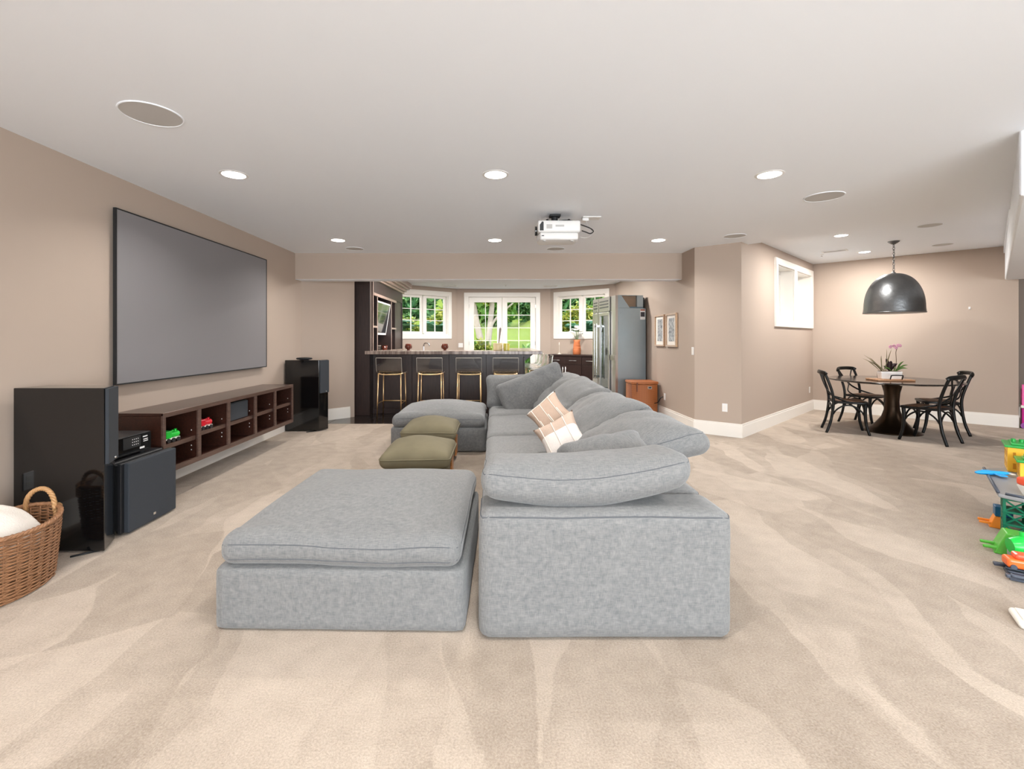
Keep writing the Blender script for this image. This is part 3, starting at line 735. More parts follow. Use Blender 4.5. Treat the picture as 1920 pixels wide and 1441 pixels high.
cushion('grey cushion upright against the far sofa back', 0.86, 0.48, 0.19, (0.30, 6.36, 0.655), normal=(0.02, -1, 0.28), roll=0.02, seed=43.0, dome=0.03, amp=0.012)
cushion('grey cushion slumped slantwise in the far corner of the sofa', 0.92, 0.54, 0.18, (0.50, 6.02, 0.68), normal=(-0.10, -1, 0.30), roll=0.40, seed=47.0, dome=0.03, amp=0.018)

# throw pillows
PW = 0.35
def pillow(label, loc, normal, roll, m, side):
    o = knife(PW, 0.15, 0.16, seed=side).build('throw_pillow', M[m], None, smooth='all')
    o.location = loc; aim(o, normal, roll); tag(o, label, 'pillow', 'throw pillows on the sofa')
    def line(x0, y0, x1, y1, r=0.004, zoff=0.003):
        pts = []
        for i in range(15):
            t = i / 14; X = x0 + (x1 - x0) * t; Y = y0 + (y1 - y0) * t; u, v = X / (PW / 2), Y / (PW / 2)
            pts.append((X * (1 - 0.16 * (1 - v * v) * u * u), Y * (1 - 0.16 * (1 - u * u) * v * v), 0.075 * max(0, (1 - u ** 4) * (1 - v ** 4)) ** 0.6 + zoff))
        return pts
    if m == 'pillow':
        for y in (-0.11, -0.01, 0.09):
            MB().tube(line(-0.155, y, 0.155, y), 0.004, 6).build('stripe', M['cream'], o, smooth='all')
            mb = MB()
            for p in line(0.03, y + 0.012, 0.135, y + 0.012, zoff=0.006): mb.ball(p, 0.006, 5)
            mb.build('bead_row', M['cream'], o, smooth='all')
        MB().tube(line(-0.16, -0.165, -0.16, 0.165), 0.006, 6).build('border', M['cream'], o, smooth='all')
    else:
        for y in (-0.12, -0.02, 0.08): MB().tube(line(-0.165, y, 0.165, y), 0.004, 6).build('stripe', M['cream'], o, smooth='all')
    return o
pillow('square tan pillow with beaded cream stripes leaning on the sofa back', (0.50, 4.20, 0.675), (-0.50, -0.70, 0.48), -0.70, 'pillow', 3.0)
pillow('half tan, half white square pillow in front of the tan one', (0.505, 3.50, 0.62), (-0.36, -0.74, 0.55), -0.95, 'pillow2', 9.0)

# olive footstools
def footstool(x0, x1, y0, y1, label, seed, bz=0.285):
    cx, cy = (x0 + x1) / 2, (y0 + y1) / 2; hx, hy = (x1 - x0) / 2, (y1 - y0) / 2
    t = thing('footstool', label, 'footstool', (cx, cy, 0), 0, 'olive footstools')
    MB().box(-hx + 0.02, hx - 0.02, -hy, hy, 0.07, bz).build('base', M['olive'], t, smooth=True, bevel=0.015)
    for sx in (-1, 1):
        for sy in (-1, 1):
            MB().tube([(sx * (hx - 0.05), sy * (hy - 0.05), 0.0), (sx * (hx - 0.05), sy * (hy - 0.05), 0.08)], [0.016, 0.022], 10).build('leg', M['oak'], t, smooth=True)
    for sx in (-1, 1):
        MB().box(sx * (hx - 0.012) - 0.008, sx * (hx - 0.012) + 0.008, hy - 0.22, hy - 0.05, 0.05, 0.26).build('side_slat', M['oak'], t, bevel=0.003)
    mb, f = soft(2 * hx + 0.05, 2 * hy + 0.03, 0.125, 0.058, 0.085, 0.02, 0.008, seed, n=20, nz=7)
    o = mb.build('cushion', M['olive'], t, smooth='all', loc=(0, 0, bz + 0.005 + 0.0625))
    for c in (0.28,): seam_loop(f, c, 0.0065).build('piping', M['olive_pipe'], o, smooth='all')
    return t
footstool(-0.965, -0.40, 3.92, 4.58, 'near olive velvet footstool with piped cushion, partly behind the near ottoman', 51.0, 0.262)
footstool(-0.975, -0.43, 4.86, 5.46, 'far olive velvet footstool with piped cushion, before the far ottoman', 54.0, 0.297)

# ------------------------------------------------------------------ media wall
t = thing('projection_screen', 'wide grey projection screen in a thin black frame on the left wall', 'screen', (XL, 5.01, 1.715))
MB().box(0.004, 0.048, -1.20, 1.20, -0.68, 0.68).build('backing', M['blackm'], t)
mb = MB()
for (y0, y1, z0, z1) in ((-1.245, 1.245, 0.712, 0.722), (-1.245, 1.245, -0.722, -0.712), (-1.245, -1.235, -0.712, 0.712), (1.235, 1.245, -0.712, 0.712)): mb.box(0.030, 0.056, y0, y1, z0, z1)
mb.build('frame', M['blackm'], t)
MB().box(0.0485, 0.0525, -1.2345, 1.2345, -0.7115, 0.7115).build('screen_surface', M['screen'], t)

def tower(y, z, flip, label):
    t = thing('floor_speaker', label, 'speaker', (0, y, 0), 0, 'tall black floor speakers')
    if flip > 0: poly = [(-3.083, 0), (-2.50, 0), (-2.585, 0.185), (-3.05, 0.20)]
    else: poly = [(-3.105, 0), (-2.602, 0), (-2.528, 0.175), (-3.05, 0.20)]
    MB().prism(poly, 0.012, 1.055).build('cabinet', M['black'], t, bevel=0.004, seg=2)
    a, b = Vector(poly[1]), Vector(poly[2]); d = (b - a).normalized(); nn = Vector((d.y, -d.x))
    if nn.x < 0: nn = -nn
    q = [a + d * 0.006 + nn * 0.001, b - d * 0.004 + nn * 0.001, b - d * 0.004 + nn * 0.022, a + d * 0.006 + nn * 0.022]
    MB().prism([tuple(p) for p in q], 0.565, 1.050).build('grille', M['grille'], t, bevel=0.004, seg=2)
    c = a + d * 0.12 + nn * 0.024
    MB().ball((c.x, c.y, 0.585), 0.009, 8).build('badge', M['chrome'], t, smooth='all')
    for p in (poly[1], (poly[0][0] + 0.05, 0.03)):
        s = MB().tube([(p[0] - 0.05, p[1] + 0.03, 0.006), (p[0] - 0.16, p[1] - 0.065, 0.006)], [0.007, 0.006], 8).build('foot', M['blackm'], t, smooth='all')
tower(2.97, 1.055, 1, 'tall glossy black floor speaker at the near end of the console, behind the wicker basket')
tower(6.86, 1.055, -1, 'tall glossy black floor speaker at the far end of the console, by the bar')
t = thing('streaming_box', 'small black oval box on top of the far floor speaker', 'electronics', (-2.86, 6.96, 1.0555))
MB().lathe([(0.06, 0.0), (0.11, 0.008), (0.122, 0.022), (0.11, 0.032), (0.0001, 0.036)], 28, sy=0.55).build('case', M['blackm'], t, smooth='all')
MB().lathe([(0.085, 0.0352), (0.0001, 0.0372)], 24, sy=0.5).build('top_panel', M['black'], t, smooth='all')

t = thing('subwoofer', 'black subwoofer with a dark square grille beside the near floor speaker', 'speaker', (-2.56, 3.48, 0))
MB().box(-0.43, -0.105, -0.265, 0.245, 0.015, 0.50).build('cabinet', M['dark'], t, bevel=0.008)
MB().box(-0.105, -0.06, -0.25, 0.235, 0.03, 0.485).build('recess', M['blackm'], t)
MB().box(-0.06, -0.035, -0.262, 0.243, 0.012, 0.500).build('baffle', M['dark'], t, bevel=0.004)
MB().box(-0.035, 0.005, -0.240, 0.240, 0.014, 0.500).build('grille', M['grille'], t, bevel=0.008)
MB().box(0.005, 0.0075, -0.010, 0.014, 0.055, 0.072).build('badge', M['chrome'], t)
for sx in (-0.38, -0.09):
    for sy in (-0.2, 0.2): MB().cyl(sx, sy, 0.0, 0.016, 0.02, 12).build('foot', M['blackm'], t)

t = thing('receiver', 'black audio receiver with a small keypad resting on the subwoofer', 'electronics', (-2.70, 3.42, 0.5005))
MB().box(-0.26, 0.0, -0.22, 0.215, 0.014, 0.152).build('case', M['dark'], t, bevel=0.004)
MB().box(0.0005, 0.006, -0.22, 0.215, 0.016, 0.150).build('front_panel', M['black'], t, bevel=0.002)
MB().box(0.0062, 0.009, -0.06, 0.105, 0.06, 0.142).build('display', M['blackm'], t)
for i in range(4):
    for j in range(3):
        MB().box(0.0092, 0.0105, 0.022 + i * 0.018, 0.028 + i * 0.018, 0.078 + j * 0.020, 0.084 + j * 0.020).build('button', M['white'], t)
for z0, z1, y0 in ((0.118, 0.126, 0.13), (0.098, 0.104, 0.135), (0.084, 0.090, 0.135), (0.036, 0.05, 0.10)):
    MB().box(0.0062, 0.0075, y0, y0 + 0.045, z0, z1).build('marking', M['white'], t)
for sx in (-0.22, -0.03):
    for sy in (-0.18, 0.17): MB().cyl(sx, sy, 0.0, 0.014, 0.018, 12).build('foot', M['blackm'], t)

# floating console with five open bays
t = thing('media_console', 'long wall-hung dark walnut console with five open bays under the screen', 'console', (-2.714, 3.796, 0))
CL, CD = 2.45, 0.414
cx0 = -CD
posts = [0.0, 0.472, 0.945, 1.478, 1.948, 2.45]
MB().box(cx0, 0.0, 0.0, CL, 0.735, 0.760).build('top', M['walnut'], t, bevel=0.003, seg=1)
MB().box(cx0, -0.018, 0.0, CL, 0.252, 0.280).build('bottom', M['walnut'], t, bevel=0.003, seg=1)
MB().box(cx0, cx0 + 0.012, 0.02, CL - 0.02, 0.28, 0.735).build('back_panel', M['walnut'], t)
for y in posts:
    a = max(0.0, y - 0.011); b = min(CL, y + 0.011)
    MB().box(cx0 + 0.012, -0.019, a, b, 0.28, 0.735).build('divider', M['walnut'], t)
mb = MB(); mb.box(-0.018, 0.001, 0.0, CL, 0.722, 0.7605).box(-0.018, 0.001, 0.0, CL, 0.2515, 0.295)
for y in posts:
    a = 0.0 if y == 0 else (CL - 0.032 if y == CL else y - 0.022); mb.box(-0.018, 0.001, a, a + (0.032 if y in (0, CL) else 0.044), 0.295, 0.722)
mb.build('face_frame', M['edge'], t, bevel=0.002, seg=1)
shelf_z = []
for k in range(5):
    a, b = posts[k] + 0.013, posts[k + 1] - 0.013
    z = (0.485, 0.505, 0.505, 0.512, 0.52)[k]; shelf_z.append((a, b, z))
    s = MB().box(cx0 + 0.012, -0.05, a, b, z - 0.02, z).build('shelf', M['walnut'], t)
    MB().box(-0.05, -0.032, a, b, z - 0.036, z + 0.0005).build('shelf_edge', M['edge'], s)
    for zz in (z + 0.05, z - 0.09, z - 0.13):
        MB().box(-0.075, -0.066, b + 0.0015, b + 0.0025, zz - 0.005, zz + 0.005).build('peg_hole', M['white'], t)
def toy_loco(loc, rz, m, label):
    t = thing('toy_locomotive', label, 'toy train', loc, rz, 'toy engines in the console')
    MB().box(-0.075, 0.075, -0.026, 0.026, 0.022, 0.036).build('chassis', M['t_white'], t, bevel=0.003)
    MB().tube([(-0.02, 0, 0.062), (0.07, 0, 0.062)], 0.026, 16).build('boiler', M[m], t, smooth=True)
    mb = MB(); mb.box(-0.075, -0.02, -0.03, 0.03, 0.036, 0.092); mb.box(-0.08, -0.014, -0.034, 0.034, 0.092, 0.100); mb.build('cab', M[m], t, bevel=0.004)
    MB().lathe([(0.010, 0.084), (0.009, 0.100), (0.014, 0.104), (0.0001, 0.104)], 12, Matrix.Translation((0.05, 0, 0))).build('chimney', M[m], t, smooth=True)
    MB().ball((0.018, 0, 0.09), 0.011, 8).build('steam_dome', M[m], t, smooth='all')
    for x in (-0.05, 0.0, 0.05):
        for y in (-0.03, 0.03):
            MB().tube([(x, y - 0.004, 0.018), (x, y + 0.004, 0.018)], 0.018, 14).build('wheel', M['dark'], t, smooth=True)
    return t
toy_loco((-2.714 - 0.075, 3.99, 0.4858), math.radians(82), 'green', 'bright green toy engine on the shelf of the first console bay')
toy_loco((-2.714 - 0.075, 4.455, 0.5058), math.radians(82), 'red', 'bright red toy engine on the shelf of the second console bay')
t = thing('centre_speaker', 'dark grey centre speaker filling the upper half of the middle console bay', 'speaker', (-2.714 - 0.165, 3.796 + 1.185, 0.5058))
MB().box(-0.12, 0.11, -0.20, 0.20, 0.0, 0.19).build('cabinet', M['dark'], t, bevel=0.006)
MB().box(0.11, 0.125, -0.193, 0.193, 0.006, 0.184).build('grille', M['grille'], t, bevel=0.004)
t = thing('toy_figure', 'tiny dark toy standing on the shelf of the fourth console bay', 'toy', (-2.714 - 0.12, 3.796 + 1.56, 0.5125))
MB().box(-0.016, 0.016, -0.02, 0.02, 0.0, 0.035).build('body', M['blackm'], t, bevel=0.005)
MB().ball((0, 0, 0.048), 0.015, 8).build('head', M['blackm'], t, smooth='all')
MB().tube([(0, -0.024, 0.02), (0.005, -0.03, 0.05), (0, -0.02, 0.075)], 0.004, 6).build('arm', M['t_white'], t, smooth='all')

# ------------------------------------------------------------------ wicker basket with a blanket
BA = math.radians(92)
t = thing('wicker_basket', 'oval brown wicker basket with a looped handle, at the left edge of the picture', 'basket', (-2.715, 2.50, 0), BA)
def ring(z, k=1.0): 
    f = 0.90 + 0.10 * min(1, z / 0.30); return 0.315 * f * k, 0.238 * f * k
def rim_z(a): return 0.345 + 0.025 * math.cos(a) ** 2
mb = MB(); NS = 32
rows = 38
for i in range(rows):
    pts = []
    for k in range(NS * 2):
        a = 2 * PI * k / (NS * 2); z = 0.012 + (rim_z(a) - 0.02) * i / rows; rx, ry = ring(z)
        o = 0.0045 * (1 if ((k // 2) + i) % 2 else -1); z += 0.0012 * math.sin(a * 9 + i * 2)
        pts.append(((rx + o) * math.cos(a), (ry + o) * math.sin(a), z))
    mb.tube(pts, 0.0046, 5, closed=True)
o = mb.build('weave', M['wicker'], t, smooth='all'); o['kind'] = 'stuff'
mb = MB()
for k in range(NS):
    a = 2 * PI * (k + 0.5) / NS
    mb.tube([((ring(z)[0] - 0.005) * math.cos(a), ring(z)[1] * math.sin(a), z) for z in (0.005, 0.1, 0.2, 0.3, rim_z(a))], 0.0040, 5)
o = mb.build('stakes', M['wicker'], t, smooth='all'); o['kind'] = 'stuff'
mb = MB()
for s in range(3):
    pts = []
    for k in range(120):
        a = 2 * PI * k / 120; ph = a * 26 + s * 2 * PI / 3; z = rim_z(a) + 0.006 * math.sin(ph); rx, ry = ring(0.35)
        pts.append(((rx + 0.008 * math.cos(ph)) * math.cos(a), (ry + 0.008 * math.cos(ph)) * math.sin(a), z))
    mb.tube(pts, 0.0085, 6, closed=True)
mb.build('braided_rim', M['wicker'], t, smooth='all')
MB().prism([(ring(0)[0] * math.cos(2 * PI * k / 40), ring(0)[1] * math.sin(2 * PI * k / 40)) for k in range(40)], 0.003, 0.015).build('bottom', M['wicker'], t)
for sg in (1, -1):
    mb = MB()
    for s in range(3):
        pts = []
        for k in range(61):
            u = k / 60; b = PI * u; ph = u * 34 + s * 2 * PI / 3
            y = -0.085 * math.cos(b); z = 0.345 + 0.125 * math.sin(b) ** 0.8; x = 0.302 - 0.02 * math.cos(b) ** 2 - 0.01 * math.sin(b)
            pts.append((sg * (x + 0.006 * math.cos(ph)), y * (1 + 0.06 * math.sin(ph)), z + 0.006 * math.sin(ph)))
        mb.tube(pts, 0.0085, 6)
    for y in (-0.085, 0.085):
        for q in range(4): mb.tube([(sg * (0.30 + 0.022 * math.cos(a)), y + 0.005 * math.sin(2 * a), 0.315 + q * 0.016 + 0.012 * math.sin(a)) for a in [2 * PI * i / 12 for i in range(12)]], 0.007, 5, closed=True)
    mb.build('handle', M['wicker2'], t, smooth='all')
def heap(x, y, z, u, v): return (x, y, z + 0.03 * math.sin(4 * u + 1) * (1 - v * v))
mb, f = soft(0.50, 0.37, 0.26, 0.12, 0.07, 0.0, 0.035, 61.0, heap, n=26)
o = mb.build('blanket', M['linen'], None, smooth='all', loc=(-2.74, 2.47, 0.235), rot=(0, 0, BA))
tag(o, 'folded off-white knitted blanket filling the wicker basket', 'blanket')

# ------------------------------------------------------------------ projector
t = thing('projector', 'white projector hanging from the ceiling above the sofa', 'projector', (0.675, 5.02, 2.40))
MB().box(-0.225, 0.225, -0.16, 0.16, 0.09, 0.215).build('body', M['white'], t, smooth=True, bevel=0.022, seg=3)
MB().prism([(-0.20, -0.15), (0.20, -0.15), (0.215, 0.0), (0.20, 0.15), (-0.20, 0.15), (-0.225, 0.0)], 0.012, 0.09).build('lower_housing', M['white'], t, smooth=True, bevel=0.02, seg=3)
MB().prism([(-0.205, 0.105), (-0.165, 0.105), (-0.165, 0.195), (-0.18, 0.20), (-0.205, 0.165)], -0.1635, -0.158, Matrix.Rotation(PI / 2, 4, 'X') @ Matrix.Translation((0, 0, 0.3215))).build('exhaust_grille', M['dark'], t, bevel=0.001, seg=1)
MB().tube([(-0.222, -0.02, 0.13), (-0.245, -0.02, 0.13)], 0.05, 24).build('lens', M['black'], t, smooth=True)
for (x0, x1, z0, z1) in ((-0.135, -0.075, 0.125, 0.170), (-0.04, 0.05, 0.145, 0.165)):
    MB().box(x0, x1, -0.1615, -0.1598, z0, z1).build('label_plate', M['spk'], t)
MB().box(-0.185, -0.160, -0.155, -0.1495, 0.048, 0.056).build('badge', M['dark'], t)
for x in (-0.15, 0.14): MB().cyl(x, -0.11, 0.0, 0.013, 0.016, 12).build('foot', M['spk'], t)
mb = MB(); mb.box(-0.12, 0.12, -0.05, 0.05, 0.216, 0.232); mb.cyl(-0.03, 0.0, 0.232, 0.285, 0.035); mb.box(-0.085, 0.03, -0.05, 0.05, 0.285, 0.308)
for (x, y) in ((-0.12, -0.09), (0.11, -0.09), (-0.12, 0.09), (0.11, 0.09)): mb.tube([(0, 0, 0.226), (x, y, 0.224)], 0.011, 8); mb.cyl(x, y, 0.212, 0.24, 0.014, 10)
mb.build('ceiling_mount', M['blackm'], t, smooth=True, bevel=0.002, seg=1)
tag(MB().tube(smooth_path([(0.68, 4.93, 2.625), (0.80, 4.90, 2.62), (0.90, 4.89, 2.575), (1.00, 4.885, 2.535), (1.035, 4.88, 2.50), (1.0, 4.87, 2.475), (0.95, 4.865, 2.49), (0.91, 4.862, 2.503)]), 0.006, 6).build('power_cable', M['blackm'], smooth='all'), 'black looped power cable plugged into the right end of the projector', 'cable')
tag(MB().tube(smooth_path([(0.90, 4.90, 2.44), (0.97, 4.91, 2.44), (1.02, 4.95, 2.47), (1.045, 5.0, 2.53), (1.02, 5.06, 2.60), (1.0, 5.09, 2.66), (1.03, 5.12, 2.69)]), 0.0035, 6).build('data_cable', M['spk'], smooth='all'), 'thin grey data cable from projector up to the ceiling plate', 'cable')
t = thing('ceiling_plate', 'white socket plate on the ceiling right of the projector', 'outlet', (1.06, 5.13, CEIL))
MB().box(-0.10, 0.10, -0.065, 0.065, -0.012, 0).build('cover_plate', M['white'], t, bevel=0.004)
MB().box(-0.10, -0.03, -0.045, 0.045, -0.045, -0.012).build('adapter', M['white'], t, bevel=0.006)
# ------------------------------------------------------------------ bar
t = thing('home_bar', 'dark espresso panelled bar front under the stone counter, behind the four brass stools', 'bar', (-0.8, 8.5, 0))
ox, oy = -0.8, 8.5
MB().box(-2.235 - ox, 0.50 - ox, 0.02, 0.30, 0.09, 1.095).build('carcass', M['espresso'], t)
xs = [-2.20, -1.52, -0.84, -0.16, 0.52]
for i in range(4):
    MB().box(xs[i] - ox + 0.0012, xs[i + 1] - ox - 0.0012, -0.002, 0.02, 0.10, 1.09).build('front_panel', M['espresso'], t, bevel=0.003, seg=1)
MB().box(-2.235 - ox, 0.52 - ox, -0.012, 0.02, 0.0, 0.10).build('skirting', M['espresso'], t, bevel=0.004, seg=1)
MB().box(0.12 - ox, 0.548 - ox, 0.30, 2.45, 0.0, 1.095).build('return_carcass', M['espresso'], t)
MB().box(0.52 - ox, 0.548 - ox, -0.002, 0.30, 0.0, 1.03).build('end_panel', M['espresso'], t, bevel=0.003, seg=1)
MB().box(-2.2 - ox, 0.11 - ox, 0.305, 0.92, 0.0, 0.88).build('work_cabinet', M['espresso'], t)
for (x, y) in ((0.70, 0.0),):
    MB().prism([(0.0, 0.0), (0.20, 0.0), (0.0, -0.16)], -0.012, 0.012, Matrix.Translation((0.549 - ox, 0.35, 1.094)) @ Matrix.Rotation(PI / 2, 4, 'X')).build('bracket', M['espresso'], t)
    MB().prism([(0.0, 0.0), (0.20, 0.0), (0.0, -0.16)], -0.012, 0.012, Matrix.Translation((0.549 - ox, 2.0, 1.094)) @ Matrix.Rotation(PI / 2, 4, 'X')).build('bracket', M['espresso'], t)
o = MB().prism([(-2.30, 8.2), (0.84, 8.2), (0.84, 10.98), (0.10, 10.98), (0.10, 8.92), (-2.235, 8.92), (-2.235, 8.3), (-2.30, 8.3)], 1.0965, 1.153).build('countertop', M['stone'], None, bevel=0.005)
tag(o, 'veined brown stone counter of the bar with an overhang to the right', 'countertop')
o = MB().box(-2.2, 0.10, 8.925, 9.44, 0.8815, 0.92).build('work_counter', M['stone'], None, bevel=0.004)
tag(o, 'lower stone work counter behind the raised bar, under the faucet', 'countertop')
t = thing('faucet', 'small chrome faucet rising behind the bar between two amber vases', 'faucet', (-1.42, 9.25, 0.9205))
MB().lathe([(0.026, 0.0), (0.026, 0.012), (0.014, 0.02)], 16).build('base', M['chrome'], t, smooth=True)
MB().tube(smooth_path([(0, 0, 0.015), (0, 0, 0.2), (0.005, 0, 0.33), (0.05, -0.02, 0.365), (0.11, -0.04, 0.35), (0.115, -0.04, 0.31)]), 0.014, 10).build('spout', M['chrome'], t, smooth='all')
MB().tube([(0, 0, 0.1), (-0.03, 0, 0.115), (-0.08, 0, 0.13)], 0.007, 8).build('lever', M['chrome'], t, smooth='all')
def amber(x, y, label):
    v = thing('amber_vase', label, 'vase', (x, y, 1.1535), 0, 'amber vases on the bar')
    MB().lathe([(0.028, 0.0), (0.03, 0.006), (0.022, 0.012), (0.052, 0.035), (0.062, 0.065), (0.058, 0.095), (0.044, 0.122), (0.040, 0.124), (0.053, 0.094), (0.057, 0.065), (0.046, 0.036), (0.0001, 0.022)], 20).build('bowl', M['amber'], v, smooth='all')
    for k in range(6):
        a = 2 * PI * k / 6
        MB().tube([(0.053 * math.cos(a), 0.053 * math.sin(a), 0.034), (0.064 * math.cos(a + 0.3), 0.064 * math.sin(a + 0.3), 0.065), (0.046 * math.cos(a), 0.046 * math.sin(a), 0.122)], 0.006, 6).build('rib', M['amber'], v, smooth='all')
amber(-1.64, 8.80, 'left amber vase on the bar, by the tall cabinet'); amber(-0.95, 8.80, 'right amber vase on the bar, left of the French door')
t = thing('straw_canister', 'pale straw-coloured canister with a grey paddle standing in it on the bar', 'canister', (0.055, 8.70, 1.1535))
MB().lathe([(0.075, 0.0), (0.085, 0.01), (0.088, 0.135), (0.080, 0.138), (0.076, 0.012), (0.0001, 0.008)], 24).build('pot', M['pglass'], t, smooth=True)
MB().tube([(0.0, 0.0, 0.012), (0.02, 0, 0.16), (0.045, 0, 0.40), (0.05, 0, 0.43)], [0.008, 0.010, 0.022, 0.008], 8, flat=0.3).build('paddle', mat('grey_paddle', rgb(150, 136, 128), 0.6), t, smooth='all')
t = thing('olive_glass', 'yellow-green glass tumbler beside the pale canister on the bar', 'glass', (0.215, 8.66, 1.1535))
MB().lathe([(0.05, 0.0), (0.058, 0.006), (0.060, 0.125), (0.055, 0.126), (0.052, 0.012), (0.0001, 0.010)], 24).build('cup', M['yglass'], t, smooth=True)
MB().lathe([(0.058, 0.122), (0.063, 0.127), (0.058, 0.132), (0.054, 0.128)], 24).build('rim', M['yglass'], t, smooth='all')

# acrylic stools on brass legs
def make_stool(label, loc, rz, group):
    t = thing('bar_stool', label, 'stool', loc, rz, group)
    w, zs = 0.205, 0.79
    pos = [(-0.205, -0.20, -0.19, -0.17), (0.205, -0.20, 0.19, -0.17), (-0.205, 0.20, -0.19, 0.18), (0.205, 0.20, 0.19, 0.18)]
    for (fx, fy, tx, ty) in pos:
        MB().tube([(fx, fy, 0.0), (tx, ty, zs - 0.02)], 0.011, 8).build('leg', M['brass'], t, smooth='all')
    k = 0.36; at = lambda p: (p[0] + (p[2] - p[0]) * k, p[1] + (p[3] - p[1]) * k, (zs - 0.02) * k)
    q = [at(p) for p in pos]
    MB().tube([q[2], q[3]], 0.009, 8).build('footrest', M['brass'], t, smooth='all')
    for a, b in ((0, 2), (1, 3)): MB().tube([q[a], q[b]], 0.0075, 8).build('stretcher', M['brass'], t, smooth='all')
    sag = lambda y: smooth_path([(-0.195, y, zs - 0.012), (-0.1, y, zs - 0.024), (0.1, y, zs - 0.024), (0.195, y, zs - 0.012)], 4)
    mb = MB().tube(sag(-0.17), 0.009, 8).tube(sag(0.18), 0.009, 8)
    for sx in (-1, 1): mb.tube([(sx * 0.195, -0.17, zs - 0.012), (sx * 0.195, 0.18, zs - 0.012)], 0.009, 8)
    mb.build('seat_frame', M['brass'], t, smooth='all')
    prof = smooth_path([(0, 0.215, zs - 0.014), (0, 0.18, zs + 0.004), (0, 0.0, zs), (0, -0.13, zs + 0.005), (0, -0.19, zs + 0.035), (0, -0.215, zs + 0.11), (0, -0.235, zs + 0.26)], 4)
    mb = MB(); n = len(prof); c = 8; rows = []
    for th in (0, 1):
        for i, p in enumerate(prof):
            d = (prof[min(n - 1, i + 1)] - prof[max(0, i - 1)]).normalized(); nr = Vector((0, d.z, -d.y)) * (0.010 * th)
            for j in range(c + 1):
                x = -0.215 + 0.43 * j / c; b = -0.02 * (1 - (x / 0.215) ** 2)
                up = min(1, max(0, (p.z - zs) / 0.2)); mb.v.append((x, p.y + b * up + nr.y, p.z + b * 0.6 * (1 - up) + nr.z))
    st = n * (c + 1)
    for th in (0, 1):
        for i in range(n - 1):
            for j in range(c):
                a = th * st + i * (c + 1) + j; f = (a, a + 1, a + c + 2, a + c + 1); mb.f.append(f if th else f[::-1])
    edge = []
    for i in range(n - 1): edge += [((i) * (c + 1), (i + 1) * (c + 1)), (i * (c + 1) + c, (i + 1) * (c + 1) + c)]
    for j in range(c): edge += [(j, j + 1), ((n - 1) * (c + 1) + j, (n - 1) * (c + 1) + j + 1)]
    for a, b in edge: mb.f.append((a, b, b + st, a + st))
    sh = mb.build('seat_shell', M['acrylic'], t, smooth=True)
    k0 = [mb.v[i * (c + 1)] for i in range(n)]; k1 = [mb.v[i * (c + 1) + c] for i in range(n)]; kt = [mb.v[(n - 1) * (c + 1) + j] for j in range(c + 1)]
    MB().tube(k0, 0.002, 6).tube(k1, 0.002, 6).tube(kt, 0.004, 6).build('polished_edge', M['acr_edge'], t, smooth='all')
    return t
M['acr_edge'] = mat('acrylic_edge', rgb(206, 196, 182), 0.25, spec=0.6)
gs = 'acrylic and brass stools in front of the bar'
st0 = make_stool('clear acrylic stool on brass legs, leftmost in front of the bar', (-1.78, 8.02, 0), math.radians(-1), gs)
for x, rz, lb in ((-1.105, 1, 'clear acrylic stool on brass legs, second from the left in front of the bar'), (-0.44, 0, 'clear acrylic stool on brass legs, third from the left in front of the bar'), (0.185, -1, 'clear acrylic stool on brass legs, rightmost in front of the bar, behind the sofa')):
    clone(st0, (x, 8.02, 0), math.radians(rz), lb)
for k, (x, y) in enumerate(((0.86, 8.95), (0.83, 9.55), (0.80, 10.15), (0.785, 10.72))):
    c = clone(st0, (x, y, 0), PI / 2, ('acrylic stool at the right end of the bar, nearest of that row', 'acrylic stool at the right end of the bar, second from the front of that row', 'acrylic stool at the right end of the bar, third from the front of that row', 'acrylic stool at the right end of the bar, last before the French door')[k])
    c['group'] = 'acrylic and brass stools at the bar end'

# built-in cabinet on the left wall of the bar
t = thing('bar_cabinet', 'tall dark built-in bar cabinet with open shelves around a tilted television', 'cabinet', (-2.24, 8.3, 0))
W = 2.95
cx = -0.36
MB().box(cx - 0.02, 0.0, 0.0, 0.045, 0.0, 2.70).build('end_panel', M['espresso'], t, bevel=0.003, seg=1)
MB().box(cx, 0.0, W - 0.04, W, 0.0, 2.45).build('end_panel', M['espresso'], t, bevel=0.003, seg=1)
MB().box(cx - 0.02, cx + 0.01, 0.045, W - 0.04, 0.0, 2.45).build('back_panel', M['espresso'], t)
MB().box(cx + 0.01, 0.0, 0.05, W - 0.045, 0.0, 1.10).build('lower_cabinet', M['espresso'], t)
MB().box(cx + 0.01, 0.03, 0.05, W - 0.045, 1.10, 1.135).build('counter', M['stone'], t, bevel=0.003, seg=1)
M['stile'] = wood('lit_stile', rgb(150, 124, 112), rgb(178, 152, 140), 0.3, (12, 12, 1), 5.0, 0.4)  # pale copy of the espresso wood: light on the front edges is painted in
for (y0, y1) in ((0.046, 0.075), (0.18, 0.225), (0.50, 0.535), (1.70, 1.735)):
    MB().box(cx + 0.01, 0.004, y0, y1, 1.136, 2.45 if y1 < 0.3 else 2.17).build('divider', M['espresso'], t)
    MB().box(0.0042, 0.010, y0, y1, 1.136, 2.45 if y1 < 0.3 else 2.17).build('stile', M['stile'], t)
MB().box(cx + 0.01, 0.006, 0.23, W - 0.05, 2.45, 2.60).build('top_box', M['espresso'], t)
MB().box(cx + 0.01, 0.0, 0.23, W - 0.05, 2.23, 2.45).build('header_panel', M['espresso'], t)
sh = MB().box(cx + 0.01, 0.008, 0.23, 2.20, 2.175, 2.225).build('shelf', M['espresso'], t); MB().box(0.0085, 0.014, 0.23, 2.20, 2.175, 2.225).build('shelf_edge', M['stile'], sh)
